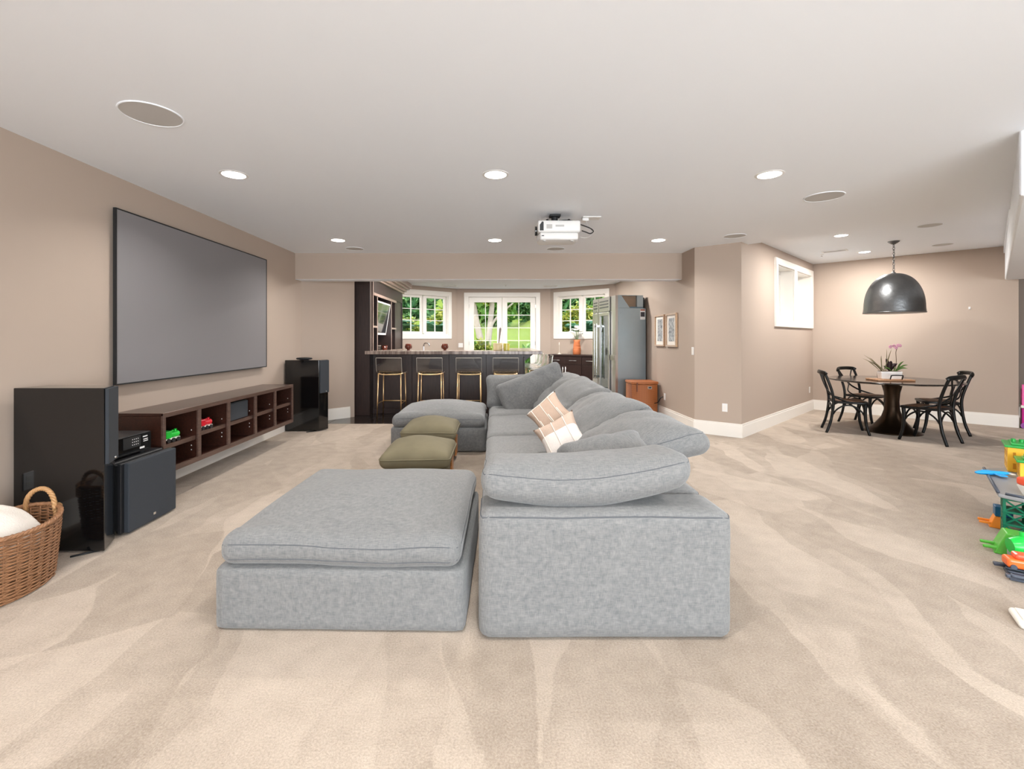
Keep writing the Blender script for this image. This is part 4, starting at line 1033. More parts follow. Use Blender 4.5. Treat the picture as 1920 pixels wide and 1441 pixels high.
for (y0, y1, z) in ((0.23, 0.498, 1.58), (1.74, 2.20, 1.58)):
    sh = MB().box(cx + 0.01, 0.0, y0, y1, z, z + 0.035).build('shelf', M['espresso'], t); MB().box(0.0005, 0.007, y0, y1, z, z + 0.035).build('shelf_edge', M['stile'], sh)
MB().box(cx + 0.01, -0.02, 2.20, W - 0.045, 1.136, 2.23).build('side_door', M['espresso'], t, bevel=0.003, seg=1)
mb = MB()
for (dx, z0, z1) in ((0.05, 2.46, 2.50), (0.10, 2.50, 2.555), (0.16, 2.555, 2.61), (0.21, 2.61, 2.705)): mb.box(cx, dx, 0.2, W + dx * 0.8 - 0.06, z0, z1)
mb.build('crown_moulding', M['crown'] if 'crown' in M else M['stile'], t, bevel=0.008, seg=2)  # the crown's window light is painted in with the pale edge wood
t = thing('television', 'small tilted television in a silver frame inside the bar cabinet', 'television', (-2.30, 9.42, 1.78), 0)
T = Matrix.Rotation(math.radians(9), 4, 'Y')
MB().box(-0.03, 0.0, -0.55, 0.55, -0.33, 0.33, T).build('case', M['white'], t)
MB().box(0.0005, 0.004, -0.52, 0.52, -0.29, 0.30, T).build('screen', M['black'], t)
mb = MB(); mb.box(0.0005, 0.009, -0.55, -0.52, -0.33, 0.33, T); mb.box(0.0005, 0.009, 0.52, 0.55, -0.33, 0.33, T); mb.box(0.0005, 0.009, -0.52, 0.52, 0.30, 0.33, T); mb.box(0.0005, 0.009, -0.52, 0.52, -0.33, -0.29, T)
mb.build('bezel', M['white'], t)
MB().tube([(-0.03, 0, 0), (-0.27, 0, 0.02)], 0.03, 10).build('wall_arm', M['blackm'], t, smooth=True)
def tumbler(x, y, z, h, r, label, m='acrylic'):
    v = thing('bar_glass', label, 'glass', (x, y, z), 0, 'glasses in the bar cabinet')
    MB().lathe([(r * 0.7, 0.0), (r * 0.75, 0.004), (r, h), (r - 0.003, h), (r * 0.68, 0.008), (0.0001, 0.006)], 16).build('bowl', M[m], v, smooth='all')
    MB().lathe([(r - 0.004, h - 0.003), (r + 0.002, h), (r - 0.002, h + 0.003), (r - 0.006, h)], 16).build('rim', M['acr_edge'] if m == 'acrylic' else M[m], v, smooth='all')
tumbler(-2.33, 8.98, 1.1355, 0.11, 0.04, 'clear bar glass on the cabinet counter, nearest of four'); tumbler(-2.31, 9.22, 1.1355, 0.10, 0.045, 'clear bar glass on the cabinet counter, second from the front')
tumbler(-2.30, 9.62, 1.1355, 0.09, 0.045, 'amber bar glass on the cabinet counter under the television', 'amber'); tumbler(-2.32, 9.84, 1.1355, 0.09, 0.045, 'amber bar glass on the cabinet counter by the divider', 'amber')
tumbler(-2.36, 10.22, 1.616, 0.11, 0.04, 'clear bar glass on the upper side shelf right of the television'); tumbler(-2.34, 10.36, 1.616, 0.11, 0.04, 'second clear bar glass on the upper side shelf right of the television')
t = thing('shell_ornament', 'small curled white ornament on the narrow shelf left of the television', 'ornament', (-2.33, 8.66, 1.6155))
MB().tube(smooth_path([(0, -0.03, 0.008), (0, 0.03, 0.03), (0, 0.04, 0.10), (0, 0.0, 0.15), (0, -0.035, 0.12)]), [0.02 - 0.0006 * i for i in range(25)], 8).build('curl', M['ceram'], t, smooth='all')
MB().cyl(0, 0, 0.0, 0.01, 0.035).build('base', M['ceram'], t)

# sideboard under the right bay window (local x along the wall, y towards the room)
ux, uy = 0.776, -0.631
def bayp(s, off): return (1.14 + ux * s + 0.631 * off, 12.04 + uy * s + 0.776 * off)
p0 = bayp(0.30, 0.0)
t = thing('sideboard', 'low espresso sideboard with drawers and tall bar pulls under the right bay window', 'sideboard', (p0[0], p0[1], 0), angR)
SW, SD = 1.41, 0.50
MB().box(0.0, SW, 0.02, SD, 0.10, 0.94).build('carcass', M['espresso'], t)
MB().box(0.04, SW - 0.04, 0.07, SD, 0.0, 0.10).build('plinth', M['blackm'], t)
MB().box(-0.015, SW + 0.01, -0.012, SD, 0.941, 0.978).build('top', M['espresso'], t, bevel=0.004, seg=1)
dw = SW / 3
for k in range(3):
    a, b = k * dw + 0.004, (k + 1) * dw - 0.004
    d = MB().box(a, b, 0.0, 0.019, 0.735, 0.935).build('drawer', M['espresso'], t, bevel=0.004, seg=1)
    c = (a + b) / 2
    MB().tube([(c - 0.10, -0.028, 0.835), (c + 0.10, -0.028, 0.835)], 0.007, 8).tube([(c - 0.08, -0.028, 0.835), (c - 0.08, 0.0, 0.835)], 0.004, 6).tube([(c + 0.08, -0.028, 0.835), (c + 0.08, 0.0, 0.835)], 0.004, 6).build('drawer_pull', M['steel'], d, smooth='all')
    d = MB().box(a, b, 0.0, 0.019, 0.11, 0.728).build('door', M['espresso'], t, bevel=0.004, seg=1)
    c = b - 0.035 if k % 2 == 0 else a + 0.035
    MB().tube([(c, -0.028, 0.25), (c, -0.028, 0.68)], 0.007, 8).tube([(c, -0.028, 0.30), (c, 0.0, 0.30)], 0.004, 6).tube([(c, -0.028, 0.63), (c, 0.0, 0.63)], 0.004, 6).build('door_pull', M['steel'], d, smooth='all')
vx, vy = bayp(0.96, 0.27)
t = thing('terracotta_vase', 'tall terracotta vase on the sideboard holding white flowers', 'vase', (vx, vy, 0.9785))
MB().lathe([(0.085, 0.0), (0.095, 0.01), (0.10, 0.10), (0.088, 0.20), (0.075, 0.30), (0.088, 0.37), (0.080, 0.37), (0.066, 0.30), (0.07, 0.05), (0.0001, 0.03)], 28).build('body', M['terra'], t, smooth='all')
mb = MB()
for k in range(3): mb.lathe([(0.100 - 0.006 * k, 0.10 + k * 0.06), (0.105 - 0.006 * k, 0.106 + k * 0.06), (0.099 - 0.006 * k, 0.112 + k * 0.06)], 28)
mb.build('throwing_ridges', M['terra'], t, smooth='all')
t = thing('flower_bunch', 'loose bunch of white flowers in the terracotta vase', 'flowers', (vx, vy, 1.10))
for k in range(16):
    a = rnd.uniform(0, 2 * PI); rr = rnd.uniform(0.02, 0.19); h = 0.56 - rr * 0.9 + rnd.uniform(-0.04, 0.05)
    tip = Vector((rr * math.cos(a), rr * math.sin(a), h))
    s = MB().tube(smooth_path([(0.01 * math.cos(a), 0.01 * math.sin(a), 0.0), (0.03 * math.cos(a), 0.03 * math.sin(a), 0.27), tip], 4), 0.003, 5).build('stem', M['leafg'], t, smooth='all')
    mb = MB()
    for q in range(6):
        an = 2 * PI * q / 6; d = Vector((math.cos(an), math.sin(an), 0.5)) * 0.045
        mb.ball(tip + d * 0.6, 0.026, 5, 1, 1, 0.6)
    mb.build('blossom', M['flower'], s, smooth='all')
cx2, cy2 = bayp(0.46, 0.25)
t = thing('candlestick', 'slim clear candlestick on the left end of the sideboard', 'candlestick', (cx2, cy2, 0.9785))
MB().lathe([(0.055, 0.0), (0.055, 0.008), (0.012, 0.03), (0.009, 0.06)], 20).build('foot', M['acr_edge'], t, smooth=True)
MB().lathe([(0.008, 0.06), (0.008, 0.22), (0.016, 0.235), (0.012, 0.25)], 12).build('stem', M['acr_edge'], t, smooth=True)
MB().lathe([(0.009, 0.25), (0.009, 0.30), (0.002, 0.305)], 12).build('candle', M['cream'], t, smooth=True)

# ------------------------------------------------------------------ refrigerator
fr = math.radians(8.87)
t = thing('refrigerator', 'tall stainless built-in refrigerator with a glass door and bare galvanised side', 'refrigerator', (2.294, 8.83, 0), fr)
FD, FW = 0.615, 1.16
MB().box(0.05, FD, 0.0, FW, 0.11, 1.96).build('cabinet_body', M['galv'], t, bevel=0.003, seg=1)
MB().box(0.07, FD - 0.02, 0.02, FW - 0.02, 0.0, 0.11).build('plinth', M['galv2'], t)
MB().box(0.0, 0.05, 0.0, 0.20, 0.10, 2.20).build('front_stile', M['steel'], t, bevel=0.002, seg=1)
MB().box(0.0, 0.05, 1.14, FW, 0.10, 2.20).build('front_stile', M['steel'], t, bevel=0.002, seg=1)
RX = Matrix.Rotation(PI / 2, 4, 'X')
MB().prism([(0.05, 1.962), (0.29, 1.962), (0.12, 2.195), (0.05, 2.195)], -0.006, 0.0, RX).build('housing_side', M['galv'], t)
MB().box(0.29, 0.56, 0.0, 0.006, 1.962, 1.985).build('housing_rail', M['galv2'], t)
MB().box(0.435, 0.56, 0.0, 0.12, 1.985, 2.195).build('housing_post', M['galv'], t)
MB().box(0.05, 0.56, 0.0, FW - 0.02, 2.196, 2.205).build('housing_top', M['galv'], t)
MB().box(0.10, 0.435, 0.05, 0.07, 1.962, 2.195).build('inner_board', mat('brown_board', rgb(134, 112, 92), 0.8, var=0.15), t)
MB().box(0.56, 0.61, 0.05, FW - 0.1, 1.962, 2.17).build('rear_unit', M['blackm'], t)
MB().box(FD + 0.001, FD + 0.012, 0.02, FW - 0.1, 0.1, 1.95).build('back_cover', M['blackm'], t)
def rivet(x, z):
    return MB().ball((x, -0.001, z), 0.005, 6).build('rivet', M['chrome'], t, smooth='all')
for (x, z) in ((0.10, 1.86), (0.19, 1.92), (0.10, 1.08), (0.18, 1.10), (0.18, 1.02), (0.10, 1.06), (0.18, 0.32), (0.10, 0.28), (0.18, 0.22), (0.56, 0.16)): rivet(x, z)
s = MB().box(0.50, 0.60, -0.0025, -0.0005, 1.74, 1.94).build('energy_label', M['white'], t)
MB().box(0.503, 0.597, -0.0035, -0.0026, 1.91, 1.938).build('label_header', mat('label_rust', rgb(168, 96, 74), 0.6), s)
MB().box(0.508, 0.592, -0.0035, -0.0026, 1.795, 1.885).build('label_block', mat('label_ink', rgb(58, 56, 62), 0.6, var=0.3, scale=90), s)
for (y0, y1, fp) in ((0.245, 0.80, True), (0.822, 1.135, False)):
    d = MB(); 
    if fp:
        w = 0.065; frame = [(y0, y1, 1.90 - w, 1.90), (y0, y1, 0.13, 0.13 + w), (y0, y0 + w, 0.13 + w, 1.90 - w), (y1 - w, y1, 0.13 + w, 1.90 - w)]
        for (a, b, z0, z1) in frame: d.box(-0.025, 0.045, a, b, z0, z1)
        dd = d.build('glass_door', M['steel'], t, bevel=0.003, seg=1)
        MB().box(-0.005, 0.0, y0 + w, y1 - w, 0.13 + w, 1.90 - w).build('door_glass', M['fglass'], dd)
        MB().box(0.046, 0.0495, y0 + w - 0.02, y1 - w + 0.02, 0.18, 1.86).build('lining', M['spk'], dd)
        for z in (0.55, 0.85, 1.15, 1.45): MB().box(0.012, 0.044, y0 + w, y1 - w, z, z + 0.02).build('shelf', M['white'], dd)
    else:
        dd = d.box(-0.025, 0.045, y0, y1, 0.13, 1.90).build('door', M['steel'], t, bevel=0.003, seg=1)
    hy = y1 - 0.045 if fp else y0 + 0.06
    MB().tube([(-0.085, hy, 0.55), (-0.085, hy, 1.68)], 0.016, 12).build('handle', M['chrome'], dd, smooth=True)
    for z in (0.60, 1.63): MB().box(-0.09, -0.024, hy - 0.022, hy + 0.022, z - 0.022, z + 0.022).build('handle_bracket', M['chrome'], dd, bevel=0.003, seg=1)
    gr = MB().box(-0.02, 0.045, y0, y1, 1.915, 2.20).build('grille_panel', M['steel'], t, bevel=0.003, seg=1)
    for z in (1.99, 2.05, 2.11): MB().box(-0.0225, -0.0202, y0 + 0.05, y1 - 0.05, z, z + 0.022).build('louver_slot', M['dark'], gr)
    MB().tube([(-0.021, y0 + 0.08, 1.945), (-0.026, y0 + 0.08, 1.945)], 0.010, 10).build('knob', M['chrome'], gr, smooth=True)
MB().box(-0.02, 0.0, 0.0, 0.20, 0.96, 1.06).build('latch_plate', M['steel'], t, bevel=0.002, seg=1)
MB().box(0.004, 0.049, 0.201, 0.244, 0.14, 1.90).build('shadow_gap', M['blackm'], t)

# wicker hamper
t = thing('corner_hamper', 'orange-brown wicker corner hamper with a leather strap beside the refrigerator', 'hamper', (2.655, 8.42, 0))
def wedge(k, g=0.0):
    q = [(-0.225 - g, 0.22), (-0.235 - g, -0.20 - g)]
    for i in range(1, 12):
        u = i / 12; q.append((-0.235 - g + (0.47 + 2 * g) * u, -0.20 - g - 0.075 * math.sin(PI * u)))
    q += [(0.235 + g, -0.20 - g), (0.225 + g, 0.22)]
    return [(x * k, y * k) for (x, y) in q]
MB().prism(wedge(0.97), 0.0, 0.565).build('basket_body', M['hamper'], t, bevel=0.004, seg=1)
MB().prism(wedge(1.0, 0.006), 0.568, 0.612).build('lid', M['hamper'], t, bevel=0.01, seg=2)
MB().prism(wedge(1.0, 0.001), 0.0, 0.022).build('bottom_rim', M['hamper'], t)
MB().box(-0.165, -0.145, -0.268, -0.256, 0.44, 0.60).build('strap', M['leather'], t, bevel=0.003)
h = MB().box(0.03, 0.10, -0.278, -0.262, 0.49, 0.535).build('handle_plate', M['steel'], t, bevel=0.003)
MB().box(0.040, 0.090, -0.281, -0.2785, 0.500, 0.527).build('handle_slot', M['blackm'], h)

# two framed photographs on the right wall
def picture(y, m, label):
    t = thing('framed_photograph', label, 'picture', (XR, y, 1.515), PI / 2, 'pair of framed photographs')
    w, h = 0.225, 0.275
    frame_ring(MB(), -w, w, -h, h, 0.026, 0.002, 0.034).build('frame', M['framew'], t, bevel=0.002, seg=1)
    MB().box(-w + 0.024, w - 0.024, 0.004, 0.014, -h + 0.024, h - 0.024).build('mount', M['mount'], t)
    MB().box(-w + 0.105, w - 0.105, 0.0145, 0.0165, -h + 0.09, h - 0.075).build('print', M[m], t)
picture(8.20, 'print1', 'framed black-and-white photograph nearer the refrigerator'); picture(7.665, 'print2', 'framed black-and-white photograph nearer the light switch')

# ------------------------------------------------------------------ dining corner
TX, TY = 5.87, 6.86
t = thing('dining_table', 'round dark dining table on a bronze trumpet pedestal', 'table', (TX, TY, 0))
MB().lathe([(0.0001, 0.732), (0.70, 0.735), (0.775, 0.750), (0.782, 0.760), (0.775, 0.768), (0.0001, 0.769)], 72).build('tabletop', M['tabletop'], t, smooth=True)
MB().lathe([(0.35, 0.0), (0.35, 0.012), (0.31, 0.03), (0.235, 0.075), (0.18, 0.14), (0.125, 0.22), (0.095, 0.32), (0.085, 0.45), (0.095, 0.58), (0.12, 0.68), (0.16, 0.731)], 56).build('pedestal', M['bronze'], t, smooth='all')
t = thing('serving_tray', 'wooden tray with black loop handles under the planter on the dining table', 'tray', (5.72, 6.72, 0.7695), math.radians(-8))
MB().box(-0.24, 0.24, -0.14, 0.14, 0.0, 0.022).build('board', M['tray'], t, bevel=0.005)
for sg in (-1, 1):
    MB().tube(smooth_path([(-0.075, sg * 0.125, 0.018), (-0.075, sg * 0.145, 0.07), (-0.06, sg * 0.147, 0.082), (0.06, sg * 0.147, 0.082), (0.075, sg * 0.145, 0.07), (0.075, sg * 0.125, 0.018)], 4), 0.0075, 8).build('handle', M['blackm'], t, smooth='all')
t = thing('orchid_planter', 'white rectangular planter with a pink orchid and grassy leaves on the tray', 'plant', (5.73, 6.74, 0.792), math.radians(-8))
mb = MB(); mb.add([(-0.125, -0.05, 0), (0.125, -0.05, 0), (0.125, 0.05, 0), (-0.125, 0.05, 0), (-0.14, -0.06, 0.105), (0.14, -0.06, 0.105), (0.14, 0.06, 0.105), (-0.14, 0.06, 0.105)], [(0, 3, 2, 1), (4, 5, 6, 7), (0, 1, 5, 4), (1, 2, 6, 5), (2, 3, 7, 6), (3, 0, 4, 7)])
mb.build('pot', M['ceram'], t, bevel=0.008)
MB().prism([(-0.125, -0.048), (0.125, -0.048), (0.125, 0.048), (-0.125, 0.048)], 0.1052, 0.112).build('soil', M['barkd'], t)
def blade(root, base, tip, w, m, name='leaf', bend=0.03):
    b, e = Vector(base), Vector(tip); ax = (e - b); side = ax.cross(Vector((0, -1, 0.2))).normalized() * w; mb = MB(); n = 6
    for i in range(n + 1):
        u = i / n; p = b + ax * u + Vector((0, 0, bend * math.sin(PI * u))); k = math.sin(PI * min(0.97, 0.12 + 0.86 * u)) ; th = Vector((0, 0.0035 * k, 0))
        mb.v += [tuple(p - side * k - th), tuple(p + th * 1.5 - th), tuple(p + side * k - th), tuple(p + th)]
    for i in range(n):
        a = i * 4
        for q in range(4): mb.f.append((a + q, a + (q + 1) % 4, a + 4 + (q + 1) % 4, a + 4 + q))
    return mb.build(name, M[m], root, smooth='all')
for k in range(13):
    a = rnd.uniform(-0.9, 0.35); h = rnd.uniform(0.18, 0.36)
    blade(t, (-0.07 + rnd.uniform(-0.04, 0.04), rnd.uniform(-0.02, 0.03), 0.108), (-0.07 + a * 0.30, rnd.uniform(-0.1, 0.1), 0.10 + h * (1 - 0.35 * abs(a))), 0.006, 'grassy', bend=0.01)
for (x, y, z) in ((0.24, 0.0, 0.20), (0.20, -0.06, 0.15), (0.22, 0.05, 0.25), (0.14, -0.07, 0.17), (0.02, -0.08, 0.16), (-0.12, -0.07, 0.15), (0.10, 0.08, 0.20), (-0.05, 0.07, 0.18)):
    blade(t, (0.05 + x * 0.15, 0, 0.107), (x, y, z), 0.012, 'leafg')
for (x, y, z, w) in ((-0.06, -0.02, 0.29, 0.026), (0.0, -0.03, 0.26, 0.03), (0.09, -0.02, 0.22, 0.028), (0.03, 0.02, 0.23, 0.028), (-0.08, 0.0, 0.17, 0.02)):
    blade(t, (0.0, 0, 0.107), (x, y, z), w, 'leafp')
sp = smooth_path([(0.08, 0.0, 0.107), (0.09, 0, 0.25), (0.085, 0, 0.38), (0.09, -0.01, 0.44), (0.06, -0.02, 0.475), (0.0, -0.02, 0.47)])
MB().tube(sp, 0.0045, 6).build('flower_spike', M['barkd'], t, smooth='all')
for (x, z) in ((0.0, 0.465), (0.045, 0.475), (0.075, 0.45), (0.10, 0.485), (0.125, 0.48)):
    mb = MB()
    for q in range(5):
        a = 2 * PI * q / 5 + 0.3; mb.ball((x + 0.014 * math.cos(a), -0.02, z + 0.014 * math.sin(a)), 0.012, 5, 1, 0.35, 1)
    mb.build('blossom', M['pink'], t, smooth='all')

def make_chair(label, loc, rz):
    t = thing('dining_chair', label, 'chair', loc, rz, 'black cross-back chairs around the dining table')
    bm_ = M['bchair']
    # seat (front is +y)
    outline = [(-0.20, -0.19), (-0.235, 0.05), (-0.22, 0.21), (-0.10, 0.235), (0.10, 0.235), (0.22, 0.21), (0.235, 0.05), (0.20, -0.19)]
    so_ = [(p.x, p.y) for p in smooth_path([(x, y, 0) for x, y in outline], 3)]
    MB().prism(so_, 0.435, 0.465).build('seat_frame', bm_, t, smooth=True, bevel=0.008)
    MB().prism([(x * 0.82, y * 0.80 + 0.005) for x, y in so_], 0.4655, 0.472).build('seat', M['rattan'], t, bevel=0.003, seg=1)
    for sx in (-1, 1):
        MB().tube(smooth_path([(sx * 0.205, 0.235, 0.0), (sx * 0.195, 0.20, 0.14), (sx * 0.195, 0.185, 0.30), (sx * 0.195, 0.19, 0.44)], 5), [0.017 + 0.0004 * i for i in range(16)], 10).build('leg', bm_, t, smooth='all')
        MB().tube(smooth_path([(sx * 0.215, -0.27, 0.0), (sx * 0.20, -0.215, 0.18), (sx * 0.195, -0.185, 0.40), (sx * 0.198, -0.19, 0.55), (sx * 0.205, -0.235, 0.72), (sx * 0.20, -0.29, 0.875)], 5), 0.018, 10).build('leg', bm_, t, smooth='all')
    MB().tube(smooth_path([(-0.225, -0.275, 0.845), (-0.20, -0.295, 0.868), (-0.10, -0.325, 0.878), (0.10, -0.325, 0.878), (0.20, -0.295, 0.868), (0.225, -0.275, 0.845)], 5), 0.030, 12, flat=0.5).build('top_rail', bm_, t, smooth='all')
    for sx in (-1, 1):
        MB().tube(smooth_path([(sx * 0.17, -0.30, 0.86), (sx * 0.06, -0.262, 0.70), (-sx * 0.03, -0.225, 0.60), (-sx * 0.15, -0.16, 0.52), (-sx * 0.215, -0.05, 0.475), (-sx * 0.225, 0.03, 0.455)], 5), 0.013, 8, flat=0.7).build('cross_brace', bm_, t, smooth='all')
    def arch(a, b):
        a, b = Vector(a), Vector(b); pts = []
        for i in range(13):
            u = i / 12; p = a.lerp(b, u); pts.append((p.x, p.y, 0.27 + 0.145 * math.sin(PI * u) ** 0.7))
        MB().tube(pts, 0.011, 8).build('arch_brace', bm_, t, smooth='all')
    arch((-0.185, 0.185, 0), (0.185, 0.185, 0)); arch((-0.185, -0.195, 0), (0.185, -0.195, 0))
    arch((-0.195, -0.19, 0), (-0.195, 0.18, 0)); arch((0.195, -0.19, 0), (0.195, 0.18, 0))
    return t
def face(fx, fy): return math.atan2(-fx, fy)
c0 = make_chair('black cross-back chair at the left of the dining table, below the window', (5.185, 6.85, 0), face(0.89, -0.46))
clone(c0, (6.00, 7.53, 0), face(0.37, -0.93), 'black cross-back chair behind the dining table, back left')
clone(c0, (5.81, 6.22, 0), face(-0.44, 0.90), 'black cross-back chair at the front right of the table, its back towards the viewer')
clone(c0, (6.54, 6.83, 0), face(-0.88, 0.475), 'black cross-back chair at the right of the table, by the long wall')

t = thing('pendant_lamp', 'large dark hammered-metal dome pendant on a chain over the dining table', 'pendant lamp', (5.93, 6.90, CEIL2))
RD = 0.356; zb, zt = 1.755 - CEIL2, 2.345 - CEIL2
prof = []
for i in range(19):
    a = i / 18 * PI / 2; prof.append((max(0.0001, RD * math.cos(a) ** 0.88), zb + 0.07 + (zt - zb - 0.07) * math.sin(a) ** 0.95))
prof = [(RD + 0.006, zb), (RD + 0.004, zb + 0.03)] + prof
MB().lathe(prof, 64).build('dome', M['pend'], t, smooth='all')
MB().lathe([(r * 0.985 + 0.0001, z - 0.006 if z > zb + 0.05 else z) for r, z in prof], 64).build('inner_face', M['pendin'], t, smooth='all')
MB().lathe([(RD - 0.002, zb - 0.004), (RD + 0.010, zb - 0.002), (RD + 0.010, zb + 0.012), (RD + 0.002, zb + 0.014)], 64).build('rim', M['pend'], t, smooth='all')
MB().lathe([(0.07, 0.0), (0.07, -0.008), (0.05, -0.025), (0.02, -0.045), (0.0001, -0.05)], 28).build('canopy', M['pend'], t, smooth='all')
mbk = MB().tube([(0.013 * math.cos(a), 0, 0.024 * math.sin(a)) for a in [2 * PI * i / 14 for i in range(14)]], 0.0042, 6, closed=True)
z = -0.068; k = 0; lk0 = None
while z > zt + 0.01:
    if lk0 is None: lk0 = mbk.build('chain_link', M['pend'], t, smooth='all'); o = lk0
    else: o = lk0.copy(); COL.objects.link(o); o.parent = t
    o.location = (0, 0, z); o.rotation_euler = (0, 0, (PI / 2) * (k % 2) + 0.3); z -= 0.039; k += 1
MB().lathe([(0.03, zt - 0.012), (0.026, zt + 0.008), (0.008, zt + 0.02)], 16).build('cap', M['pend'], t, smooth='all')
MB().ball((0, 0, zt - 0.20), 0.045, 10).build('bulb', M['lens2'] if 'lens2' in M else mat('bulb_glow', rgb(255, 226, 190), 0.4, emit=3.0, ecol=(1, 0.78, 0.55, 1)), t, smooth='all')
MB().cyl(0, 0, zt - 0.16, zt - 0.02, 0.02).build('socket', M['dark'], t)
o = bpy.data.lights.new('pendant_light', 'POINT'); o.energy = 95; o.color = (1, 0.86, 0.70); o.shadow_soft_size = 0.06
ob = bpy.data.objects.new('pendant_light', o); COL.objects.link(ob); ob.parent = t; ob.location = (0, 0, zt - 0.30)
t = thing('wall_hook', 'tiny white hook on the long dining wall right of the pendant', 'hook', (A[0] + 1.505, A[1] - 1.505, 1.87), -PI / 4)
MB().box(-0.012, 0.012, -0.008, -0.001, -0.02, 0.02).build('plate', M['white'], t); MB().tube([(0, -0.008, -0.005), (0, -0.02, -0.012), (0, -0.022, 0.004)], 0.003, 6).build('prong', M['white'], t)
# ------------------------------------------------------------------ toys by the right edge
SR = math.radians(-44)
t = thing('toy_train_station', 'tall plastic toy train station with green lattice tower and yellow buildings', 'toy', (3.5, 3.2, 0), SR)
def lc(x, y): return (x * math.cos(SR) + y * math.sin(SR), -x * math.sin(SR) + y * math.cos(SR))   # offset in the room -> the station's own axes
mb = MB()
for (x, y) in ((0, 0), (0.10, 0), (0, 0.14), (0.10, 0.14)): mb.box(x, x + 0.017, y, y + 0.017, 0.0, 0.275)
mb.build('tower_posts', M['t_dgreen'], t, bevel=0.003, seg=1)
for k in range(4): MB().box(0.0, 0.117, -0.002, 0.159, 0.0 + k * 0.087, 0.014 + k * 0.087).build('tower_floor', M['t_dgreen'], t, bevel=0.002, seg=1)
for k in range(3):
    z0, z1 = 0.014 + k * 0.087, 0.087 + k * 0.087
    for (p, q) in (((0.012, 0.006, z0), (0.105, 0.006, z1)), ((0.105, 0.006, z0), (0.012, 0.006, z1)), ((0.006, 0.012, z0), (0.006, 0.145, z1)), ((0.006, 0.145, z0), (0.006, 0.012, z1))):
        MB().tube([p, q], 0.006, 6).build('tower_brace', M['t_dgreen'], t)
MB().prism([lc(-0.03, 0.0), lc(0.02, -0.12), lc(0.75, -0.10), lc(1.05, 0.70), lc(0.52, 0.62), lc(0.27, 0.34)], 0.278, 0.305).build('platform', M['t_grey'], t, bevel=0.008)
L3 = lambda x, y, z: (*lc(x, y), z)
mb = MB(); mb.tube([L3(-0.02, 0.01, 0.312), L3(0.27, 0.335, 0.312), L3(0.51, 0.605, 0.312)], 0.010, 8); mb.tube([L3(-0.01, -0.03, 0.312), L3(0.03, -0.115, 0.312), L3(0.7, -0.09, 0.312)], 0.010, 8)
mb.build('platform_kerb', M['t_track'], t, smooth='all')
MB().box(0.13, 0.30, 0.02, 0.24, 0.0, 0.277).build('rear_pillar', M['t_dgreen'], t, bevel=0.006)
def house(px, py, w, d, z0, z1):
    x0, y0 = lc(px, py); x1, y1 = x0 + w, y0 + d
    b = MB().box(x0, x1, y0, y1, z0, z1).build('yellow_building', M['t_yellow'], t, bevel=0.004)
    for k in range(4):
        x = x0 + (x1 - x0) * (k + 0.5) / 4
        for zz in (z0 + 0.025, z0 + (z1 - z0) * 0.58): MB().box(x - 0.008, x + 0.008, y0 - 0.0015, y0 + 0.001, zz, zz + 0.045).build('window_slot', M['t_slot'], b)
    for k in range(3):
        y = y0 + (y1 - y0) * (k + 0.5) / 3
        for zz in (z0 + 0.025, z0 + (z1 - z0) * 0.58): MB().box(x0 - 0.0015, x0 + 0.001, y - 0.010, y + 0.010, zz, zz + 0.045).build('window_slot', M['t_slot'], b)
    mb = MB(); mb.box(x0 - 0.018, x1 + 0.018, y0 - 0.018, y1 + 0.018, z1 + 0.0005, z1 + 0.018); mb.box(x0 + 0.02, x1 - 0.02, y0 + 0.02, y1 - 0.02, z1 + 0.018, z1 + 0.032)
    r = mb.build('green_roof', M['t_green'], t, bevel=0.005)
    for k in range(3): MB().cyl(x0 + 0.04 + k * 0.045, (y0 + y1) / 2, z1 + 0.032, z1 + 0.055, 0.014, 12).build('roof_peg', M['t_green'], r, smooth=True)
M['t_slot'] = mat('toy_ochre', rgb(206, 140, 32), 0.4)
house(0.62, 0.53, 0.30, 0.26, 0.306, 0.50); house(0.47, 0.31, 0.32, 0.17, 0.306, 0.435)
t2 = thing('toy_aeroplane', 'bright cyan toy plane lying on the grey platform of the toy station', 'toy', (3.86, 3.615, 0.3056), math.radians(-12))
MB().tube(smooth_path([(-0.10, 0, 0.02), (-0.06, 0, 0.022), (0.06, 0, 0.022), (0.13, 0, 0.024)], 3), [0.006, 0.010, 0.014, 0.017, 0.018, 0.018, 0.017, 0.014, 0.010, 0.007], 10).build('fuselage', M['t_blue'], t2, smooth='all')
MB().prism([(0.0, -0.09), (0.05, -0.09), (0.07, 0), (0.05, 0.09), (0.0, 0.09), (0.01, 0)], 0.016, 0.024).build('wing', M['t_blue'], t2, bevel=0.003)
MB().prism([(0.11, -0.04), (0.135, -0.04), (0.135, 0.04), (0.11, 0.04)], 0.022, 0.028).build('tail', M['t_white'], t2, bevel=0.002)
t2 = thing('toy_hopper', 'red and yellow toy hopper on the front edge of the toy station platform', 'toy', (3.62, 3.13, 0.3055))
mb = MB(); mb.add([(-0.025, -0.025, 0), (0.045, -0.025, 0), (0.045, 0.03, 0), (-0.025, 0.03, 0), (-0.05, -0.04, 0.07), (0.10, -0.04, 0.07), (0.10, 0.05, 0.07), (-0.05, 0.05, 0.07)], [(0, 3, 2, 1), (4, 5, 6, 7), (0, 1, 5, 4), (1, 2, 6, 5), (2, 3, 7, 6), (3, 0, 4, 7)])
mb.build('funnel', M['t_white'], t2, bevel=0.004)
MB().box(-0.052, 0.102, -0.043, 0.053, 0.0705, 0.125).build('tub', M['t_red'], t2, bevel=0.016, seg=3)
MB().box(0.005, 0.06, -0.046, -0.0405, 0.02, 0.06).build('hatch', M['t_yellow'], t2, bevel=0.002)
